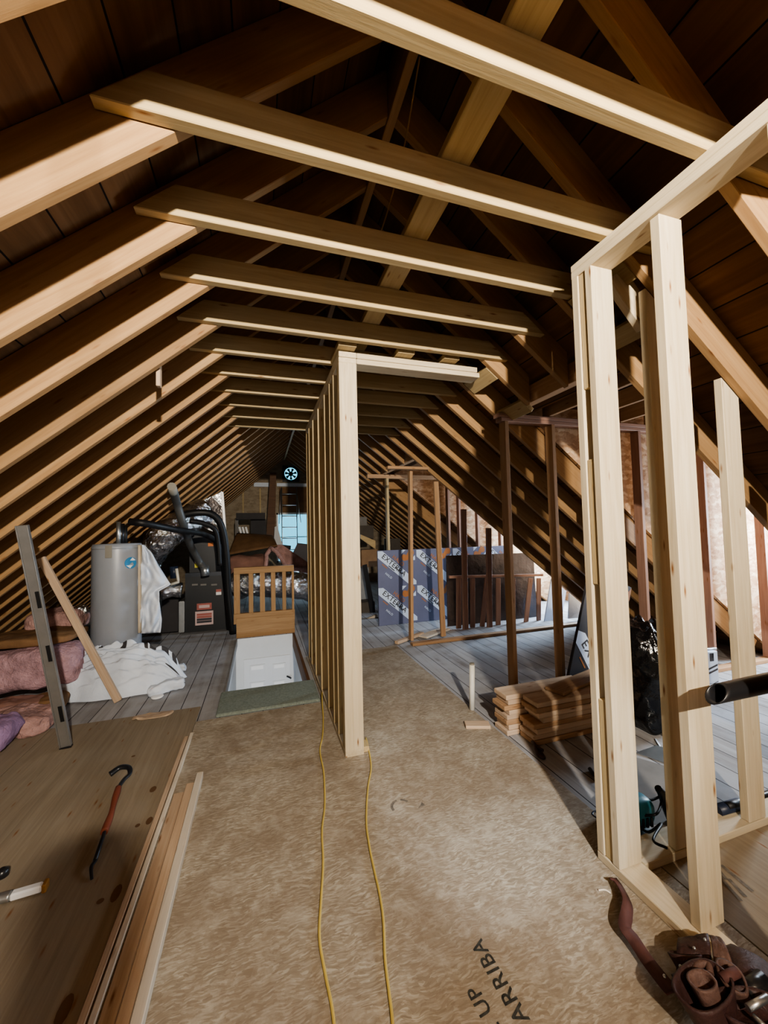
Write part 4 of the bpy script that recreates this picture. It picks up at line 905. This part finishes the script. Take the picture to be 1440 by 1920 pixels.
tube('power_cord', [PY(1200, 1495, 1.02), PY(1220, 1500, 1.0), PY(1240, 1495, 1.0), PF(1232, 1525, -.93), PF(1205, 1530, -.95), PF(1190, 1540, -.98), PF(1215, 1560, -.97), PF(1240, 1545, -.95), PF(1225, 1575, -.93), PF(1250, 1590, -.95)], .006, 'black', sw)
tube('power_cord', [PF(1180, 1560, -1.003), PF(1140, 1545, -1.003), PF(1112, 1530, -1.003), PF(1118, 1522, -1.003), PF(1150, 1522, -1.003), PF(1190, 1528, -1.003)], .007, 'navy', sw)
tube('small_tool', [PF(1106, 1444, -1.004) + Vector((0, 0, .008)), PF(1114, 1455, -1.004) + Vector((0, 0, .008)), PF(1122, 1462, -1.004) + Vector((0, 0, .008))], .012, 'blackpl', smooth=False, label='small black tool end lying left of the corner post', cat='tool')
dt = thing('cordless_tool', PF(1370, 1530, -1.008), 'navy and black power tool lying behind the floor plate at right', 'tool')
tube('tool_body', [PF(1344, 1520, -.97), PF(1387, 1508, -.97)], .028, 'navy', dt, smooth=False, seg=16); tube('tool_head', [PF(1388, 1511, -.98), PF(1425, 1496, -.98), PF(1445, 1489, -.98)], .02, 'blackpl', dt); tube('tool_trigger', [PF(1362, 1512, -.96), PF(1385, 1506, -.96)], .018, 'black', dt)
prism_poly('metal_sheet', [PF(1192, 1412, -1.006), PF(1250, 1432, -1.006), PF(1252, 1405, -1.0), PF(1232, 1398, -1.0)], Vector((0, 0, .003)), 'galv', None, None, label='bluish metal flashing sheet on the planks before the black bag', cat='sheet')
prism_poly('metal_sheet', [PF(1228, 1386, -1.0), PF(1238, 1402, -1.0), PY(1250, 1400, 1.5), PY(1246, 1378, 1.5)], Vector((0, 0, .003)), 'galv', None, None, label='bent metal scrap tilted up at the foot of the black bag', cat='scrap')
prism_poly('plywood_piece', [PF(1120, 1400, -1.0075), PF(1255, 1440, -1.0075), PF(1440, 1560, -1.0075), PF(1180, 1545, -1.0075)], Vector((0, 0, .006)), 'junk2', None, None, label='thin grey panel lying on the planks under the power saw', cat='panel')
# ---- shop vacuum wand crossing at the right edge
wd = thing('vacuum_wand', V(1.6, 0.62, -.4), 'black vacuum crevice wand with slanted mouth poking in at right', 'vacuum')
P0, P1 = PY(1352, 1299, .60), PY(1440, 1280, .60); dw = (P1 - P0).normalized(); Pm = P0 + dw * .62
bm = bmesh.new(); tube_bm(bm, smoothpath([P0, P0 + dw * .2, Pm], 8), lambda s: .030 + .004 * s, 20, cap=False)
bm.verts.ensure_lookup_table()
for v_ in bm.verts:
    d_ = (v_.co - P0).dot(dw)
    if d_ < .12: v_.co -= dw * (v_.co.z - P0.z - .03) * (-.9) * (1 - d_ / .12) * 1
o = fin('crevice_nozzle', bm, 'blackpl', wd, smooth=True); md = o.modifiers.new('wall', 'SOLIDIFY'); md.thickness = .004
tube('hose', [Pm - dw * .02, Pm + dw * .25, Pm + dw * .5 + Vector((0, 0, -.25)), Pm + dw * .62 + Vector((0, 0, -.62)), Pm + dw * .7 + Vector((0, .0, -.9)), Pm + dw * .95 + Vector((0, 0, -.99 + .0))], .032, 'black', wd, seg=14)

# ---- leather tool belt, bottom right
def PZ(a, b, h): return PF(a, b, -1 + h / H)
tb = thing('tool_belt', PF(1340, 1880), 'brown leather tool belt with pouches dropped at the foot of the right wall', 'tool belt')
def ribbon(pts, w, mat, name, th=.005):
    path = smoothpath(pts, 8); bm = bmesh.new(); rows = []
    for i, p in enumerate(path):
        tg = (path[min(i + 1, len(path) - 1)] - path[max(0, i - 1)]).normalized(); s = tg.cross(UZ).normalized() * w / 2
        tw = math.sin(i / len(path) * 5.5 + .4) * .7; s = s * math.cos(tw) + UZ * math.sin(tw) * w / 2
        rows.append((bm.verts.new(p - s), bm.verts.new(p + s)))
    for a, b in zip(rows, rows[1:]): bm.faces.new((a[0], b[0], b[1], a[1]))
    o = fin(name, bm, mat, tb, smooth=True); md = o.modifiers.new('t', 'SOLIDIFY'); md.thickness = th; return o
ribbon([PZ(1149, 1648, .03), PZ(1160, 1660, .03), PZ(1175, 1690, .045), PZ(1174, 1716, .055), PZ(1172, 1740, .05), PZ(1190, 1765, .04), PZ(1212, 1798, .035), PZ(1240, 1835, .05), PZ(1262, 1862, .06)], .042, 'strap', 'belt_strap')
def pouch(base, mouth, sx, sy, mat, name, flare=1.12, pw=2.6, th=.007, lip=.18):
    """hollow leather pocket lofted from its base to its open mouth"""
    base = base + UZ * .03; mouth = mouth + UZ * .02; bm = bmesh.new(); rings = []; n = 28; ax = (mouth - base); L = ax.length; z = ax.normalized(); x = Vector((z.y, -z.x, .25)).normalized(); x = (x - z * x.dot(z)).normalized(); y = z.cross(x)
    for k in range(9):
        s = k / 8; f = .72 + (flare - .72) * s; ring = []
        for i in range(n):
            a = 2 * math.pi * i / n; ca, sa = math.cos(a), math.sin(a); l = (abs(ca) ** pw + abs(sa) ** pw) ** (1 / pw)
            ring.append(bm.verts.new(base + x * (ca / l * sx / 2 * f) + y * (sa / l * sy / 2 * f) + z * (s * L + lip * L * sa * s * s)))
        rings.append(ring)
    for a, b in zip(rings, rings[1:]):
        for i in range(n): bm.faces.new((a[i], a[(i + 1) % n], b[(i + 1) % n], b[i]))
    bm.faces.new(rings[0][::-1])
    o = fin(name, bm, mat, tb, smooth=True); md = o.modifiers.new('t', 'SOLIDIFY'); md.thickness = th
    rp = rings[-1]; return o
lc = PZ(1372, 1905, .07); soft('belt_body', Vector((lc.x + .06, lc.y, .08)), (.36, .17, .10), 'leather', tb, amp=.03, sc=8, cuts=12, rot=(0, 0, .25))
pouch(PZ(1352, 1950, .05), PZ(1318, 1858, .15), .17, .10, 'leather', 'large_pouch')
pouch(PZ(1340, 1915, .10), PZ(1316, 1850, .165), .075, .055, 'leather2', 'front_pocket', 1.05)
pouch(PZ(1430, 1985, .05), PZ(1408, 1900, .14), .16, .09, 'leather', 'large_pouch')
pouch(PZ(1392, 1905, .06), PZ(1372, 1842, .15), .08, .06, 'leather2', 'side_pocket')
pouch(PZ(1300, 1850, .05), PZ(1284, 1800, .09), .09, .06, 'leather', 'nail_pocket')
def flap(pts, mat, name):
    def f(u, v):
        a = pts[0].lerp(pts[1], u); b = pts[3].lerp(pts[2], u); p = a.lerp(b, v); return p + UZ * (.02 * math.sin(v * 3.14) + .008 * noise.noise(Vector((u * 5, v * 5, 2))))
    return sheet(name, f, 8, 8, mat, tb, .006)
flap([PZ(1272, 1760, .09), PZ(1328, 1752, .12), PZ(1334, 1800, .12), PZ(1268, 1822, .08)], 'leather', 'leather_flap')
flap([PZ(1330, 1754, .12), PZ(1350, 1760, .13), PZ(1374, 1812, .13), PZ(1340, 1814, .12)], 'leather2', 'leather_flap')
def tl(name, a, b, r_, mat): return tube(name, [a, b], r_, mat, tb, smooth=False, seg=14)
tl('hammer_loop', PZ(1268, 1842, .10), PZ(1312, 1818, .13), .018, 'blackpl')
tl('red_handle', PZ(1352, 1836, .17), PZ(1382, 1822, .18), .013, 'strap')
tl('black_tape', PZ(1396, 1862, .14), PZ(1432, 1836, .15), .022, 'blackpl')
tl('metal_tool', PZ(1402, 1890, .16), PZ(1440, 1870, .17), .009, 'galv')
tl('metal_tool', PZ(1412, 1905, .15), PZ(1440, 1930, .15), .007, 'galv')
for (a, b, h) in ((1276, 1812, .10), (1302, 1778, .12), (1246, 1830, .075), (1322, 1762, .13)):
    bm = bmesh.new(); bmesh.ops.create_icosphere(bm, subdivisions=2, radius=.005)
    for v_ in bm.verts: v_.co += PZ(a, b, h + .02)
    fin('rivet', bm, 'galv', tb, smooth=True)
tube('buckle', [PZ(1304, 1836, .15), PZ(1306, 1812, .16), PZ(1326, 1806, .165), PZ(1332, 1826, .16)], .010, 'leather2', tb)

# ---- far end of the attic
YW = YF - .02
wf = thing('attic_fan', PY(545, 889, YW), 'round attic fan in the far gable wall with daylight between its blades', 'fan')
fc = V(FC[0], YF - .02, FC[1]); fr_ = FR * H
bm = bmesh.new()
for k in range(32):
    a0, a1 = 2 * math.pi * k / 32, 2 * math.pi * (k + 1) / 32
    def rp(a, rr, sq=False):
        c, s = math.cos(a), math.sin(a)
        if sq: l = max(abs(c), abs(s)); c, s = c / l, s / l
        return fc + Vector((c * rr, 0, s * rr))
    plate_bm(bm, [rp(a0, fr_ * .86), rp(a1, fr_ * .86), rp(a1, fr_ * 1.12, True), rp(a0, fr_ * 1.12, True)])
bmesh.ops.remove_doubles(bm, verts=bm.verts, dist=1e-5); o = fin('fan_housing', bm, 'black', wf); md = o.modifiers.new('t', 'SOLIDIFY'); md.thickness = .03
for k in range(7):
    a = 2 * math.pi * k / 7 + .2; bm = bmesh.new()
    plate_bm(bm, [fc + Vector((math.cos(b) * q * fr_, .03 + dy, math.sin(b) * q * fr_)) for b, q, dy in ((a - .18, .2, -.01), (a + .18, .2, .01), (a + .30, .80, .02), (a - .16, .80, -.02))])
    o = fin('fan_blade', bm, 'black', wf); md = o.modifiers.new('t', 'SOLIDIFY'); md.thickness = .006
tube('fan_motor', [fc + Vector((0, -.03, 0)), fc + Vector((0, .07, 0))], fr_ * .3, 'black', wf, smooth=False, seg=20)
def lean(name, pts, Y, mat, lab, cat, th=.03, **kw): return prism_poly(name, [PY(a, b, Y) for a, b in pts], Vector((0, th, 0)), mat, None, None, label=lab, cat=cat, **kw)
def farbox(name, px0, py0, px1, py1, Y, mat, lab, cat, th=.04, **kw):
    o = decal(name, px0, py0, px1, py1, Y, mat, None, th, label=lab, cat=cat, **kw); return o
farbox('insulation_strip', 476, 905, 506, 913, YF - .01, 'whitefab', 'pale horizontal strip on the far gable wall, left of the brown post', 'strip')
farbox('insulation_strip', 519, 906, 600, 913, YF - .01, 'whitefab', 'pale horizontal strip on the far gable wall under the fan', 'strip')
for i, px in enumerate((456, 488, 600)): farbox('gable_stud', px - 1.6, 916, px + 1.6, 966, YF - .01, 'tie', 'thin light stud edge on the far gable wall, ' + ('leftmost', 'just left of the brown post', 'right of the ladder')[i], 'stud', .05)
farbox('plywood_sheet', 523, 914, 592, 960, YF - .012, 'kraft', 'brown panel on the far gable wall above the window', 'panel', .02)
lean('post', ((506.5, 886), (518, 886), (515.5, 1012), (499, 1012)), 6.6, 'sidewood', 'wide reddish-brown post rising before the far gable wall', 'post', .06)
sh_ = thing('shelf_unit', PY(470, 1004, 6.5), 'dark grey shelf unit with white books against the far gable', 'shelf')
decal('shelf_top', 444, 963, 497, 974, 6.5, 'darkgrey', sh_, .3); decal('shelf_back', 470, 974, 499, 1004, 6.55, 'darkgrey', sh_, .06); decal('shelf_side', 441, 974, 447, 1004, 6.5, 'junk2', sh_, .06)
for i, px in enumerate((450, 456, 462)): lumber('book', PY(px + 3, 1003, 6.42), PY(px - 1, 988, 6.42), UX, .045, .12, 'bright', label='pale upright book on the far grey shelf, ' + ('left', 'middle', 'right')[i] + ' one', cat='book', group='books on the far shelf')
ld = thing('ladder', PY(542, 1060, 6.9), 'metal extension ladder leaning in front of the far window', 'ladder')
YLd = 6.95
for (xa, ya, xb, yb) in ((528, 914, 530, 1075), (556, 914, 558, 1070)): tube('rail', [PY(xa, ya, YLd + .1), PY(xb, yb, YLd - .15)], .014, 'alu', ld, smooth=False, seg=8)
for (xa, ya, xb, yb) in ((526, 918, 524, 982), (556, 918, 564, 980)): tube('outer_rail', [PY(xa, ya, YLd + .02), PY(xb, yb, YLd)], .012, 'alu', ld, smooth=False, seg=8)
for k in range(8):
    y = 926 + k * 20.8; yy = YLd + .1 - .25 * (y - 914) / 160
    tube('rung', [PY(528 + .0125 * (y - 914), y, yy), PY(556 + .0125 * (y - 914), y, yy)], .014, 'alu', ld, smooth=False, seg=8)
def farbatt(pts, Y, dep, mat, lab, seed, amp=.04):
    (x0, y0), (x1, y1) = pts; a = PY(x0, y0, Y); b = PY(x1, y1, Y)
    return soft('insulation_batt', ((a.x + b.x) / 2, Y * H + dep / 2, (a.z + b.z) / 2), (abs(b.x - a.x), dep, abs(a.z - b.z)), mat, amp=amp, sc=4, seed=seed, cuts=16, p=4, label=lab, cat='insulation')
farbatt(((424, 1044), (505, 1090)), 5.1, .5, 'kraftp', 'brownish pink insulation heap just behind the baluster railing', 21)
farbatt(((500, 1068), (600, 1110)), 5.2, .5, 'pink2', 'low pink insulation lying right of the railing top', 22)
def kr(u, v): 
    a = PY(428 + 92 * u, 1040 - 16 * u - 6 * v, 5.6); b = PY(444 + 66 * u, 1000 + 4 * u, 6.1); p = a.lerp(b, v); p.z += .05 * math.sin(3 * u) * math.sin(3 * v); return p
sheet('kraft_sheet', kr, 20, 12, 'kraft', None, .02, label='brown kraft-faced sheet draped over the far insulation heap', cat='insulation')
def foldp(u, v):
    pts = [(497, 1074), (500, 1040), (508, 1028), (518, 1034), (532, 1055), (543, 1074)]; q = u * 5; i = min(4, int(q)); s = q - i
    x = pts[i][0] * (1 - s) + pts[i + 1][0] * s; y = pts[i][1] * (1 - s) + pts[i + 1][1] * s; p = PY(x, y, 4.95); p.y += v * .35; return p
sheet('insulation_batt', foldp, 30, 6, 'pink2', None, .07, label='pink batt folded into a tent shape behind the railing', cat='insulation')
lean('batt_slope', ((505, 1022), (530, 1022), (612, 1078), (606, 1100), (560, 1082)), 5.7, 'pink2', 'sloping reddish batt running down right behind the tent-shaped one', 'insulation', .25)
lean('white_board', ((558, 1018), (610, 1024), (610, 1066), (540, 1056)), 6.2, 'drywall', 'white board leaning by the far window, corner pointing up', 'board', .03)
lean('white_board', ((515, 988), (520, 986), (531, 1026), (513, 1026)), 6.3, 'drywall', 'slim white board propped against the brown post', 'board', .03)
bm = bmesh.new(); bmesh.ops.create_uvsphere(bm, u_segments=16, v_segments=10, radius=.09)
for v_ in bm.verts: v_.co = Vector((v_.co.x * 1.1, v_.co.y, v_.co.z * .9)) + PY(553, 1047, 6.08)
fin('hard_cap', bm, 'darkgrey', smooth=True, label='dark round cap lying below the far white board', cat='cap')
ptube('work_lamp', [(529, 1025, 5.9), (545, 1027, 5.9)], 4, 'darkgrey', smooth=False, label='small dark lamp silhouette before the far window', cat='lamp')
# clutter at the far right, seen beside the partition
def clutter(px0, py0, px1, py1, Y, dep, mat, name, lab, cat, rot=.1):
    a = PY(px0, py1, Y); b = PY(px1, py0, Y)
    return bbox(name, (a.x, Y * H, a.z), (b.x, Y * H + dep, b.z), mat, None, .01, rot, label=lab, cat=cat)
clutter(660, 1128, 702, 1172, 4.6, .4, 'junk', 'storage_box', 'dim brown box low beside the foam board', 'box'); clutter(664, 1064, 690, 1126, 4.8, .4, 'junk2', 'storage_box', 'dim grey box stacked left of the foam board', 'box')
clutter(676, 1030, 708, 1064, 5.0, .3, 'card', 'cardboard_box', 'brown cardboard box on top of the dim clutter left of the foam board', 'box')
clutter(668, 985, 700, 1010, 5.6, .3, 'junk', 'storage_box', 'dark box highest in the clutter right of the partition', 'box'); clutter(673, 969, 688, 986, 5.65, .05, 'junk2', 'framed_picture', 'small pale framed picture above the clutter right of the partition', 'picture', 0)
lean('plank', ((676, 1002), (704, 1014), (704, 1029.5), (676, 1010)), 5.08, 'tie', 'tan plank slanting over the clutter right of the partition', 'plank', .03)
lean('plank', ((680, 1060), (688, 1058), (706, 1160), (698, 1168)), 4.55, 'blackpl', 'black board slanting in the clutter left of the foam board', 'plank', .03)
lumber('wood_offcut', PY(688, 1162, 4.3), PY(707, 1154, 4.3), UZ, .05, .06, 'white', label='bright white offcut on the dim clutter left of the foam board', cat='block')
farbox('tan_sheet', 720, 1010, 750, 1045, 6.0, 'junk', 'dim tan sheet under the far right rafters beyond the foam board', 'panel', .05)
# ---------------------------------------------------------------- light
W = bpy.data.worlds.new('sky'); scn.world = W; W.use_nodes = True
bg = W.node_tree.nodes['Background']; bg.inputs[0].default_value = (0.16, 0.66, 0.90, 1); bg.inputs[1].default_value = 1.8
def area(name, loc, target, size, power, color, sizey=None, spread=180):
    l = bpy.data.lights.new(name, 'AREA'); l.energy = power; l.color = color; l.size = size; l.spread = math.radians(spread)
    if sizey: l.shape = 'RECTANGLE'; l.size_y = sizey
    o = bpy.data.objects.new(name, l); COL.objects.link(o); o.location = loc
    o.rotation_euler = (Vector(target) - Vector(loc)).to_track_quat('-Z', 'Y').to_euler(); return o
area('work_light', V(0.24, -1.1, 0.70), V(0.32, 0.4, 1.72), 0.10, 530, (1.0, 0.90, 0.75), 0.09)
area('back_fill_light', V(-0.2, -2.0, -0.3), V(0.2, 2.0, -0.4), 2.2, 24, (1.0, 0.93, 0.85), 1.6)  # broad fill added from behind; the near gable has no window
sl_ = bpy.data.lights.new('spot_lamp', 'SPOT'); sl_.energy = 430; sl_.color = (0.86, 0.93, 1.0); sl_.spot_size = math.radians(19); sl_.spot_blend = 0.55; sl_.shadow_soft_size = 0.03
so_ = bpy.data.objects.new('spot_lamp', sl_); COL.objects.link(so_); so_.location = V(0.30, -1.05, 0.66); so_.rotation_euler = (V(0.80, 1.38, -1) - so_.location).to_track_quat('-Z', 'Y').to_euler()
area('left_lamp', V(-1.3, -1.4, 0.0), V(-0.4, 2.0, -0.3), 0.5, 18, (1.0, 0.94, 0.86), 0.5)
area('dormer_daylight', V(XD - 0.08, 1.53, 0.0), V(0, 1.55, -0.7), 0.7, 170, (0.74, 0.87, 1.0), 1.1)
area('back_dormer_daylight', V(XD - 0.08, 3.8, -0.1), V(1, 3.7, -0.7), 0.9, 260, (0.66, 0.82, 1.0), 1.3)
area('far_window_daylight', V(0.55, YF - 0.06, -0.1), V(0.4, 3, -0.5), 0.7, 25, (0.7, 0.88, 1.0), 1.1)
area('stair_light', V(0.03, 2.75, -1.6), V(0.03, 3.9, -1.5), 0.5, 8, (0.8, 0.9, 1.0))
# unseen blocker added behind the viewpoint, standing in for the camera operator's shadow
_L = V(0.24, -1.1, 0.70); hp_ = _L + (PF(150, 1770) - _L) * .36
hb = thing('shadow_blocker', hp_, 'small dark unseen blocker added behind the viewpoint to cast a floor shadow', 'bag')
soft('blocker_body', hp_, (.15, .11, .26), 'darkgrey', hb, amp=.015, sc=6, cuts=8)
tube('blocker_rope', [hp_ + Vector((0, 0, .09)), Vector((hp_.x, hp_.y, (ZT + 1.01) * H))], .004, 'wire', hb, smooth=False, seg=6)
scn.view_settings.view_transform = 'AgX'; scn.view_settings.look = 'AgX - Medium High Contrast'; scn.view_settings.exposure = 0.0
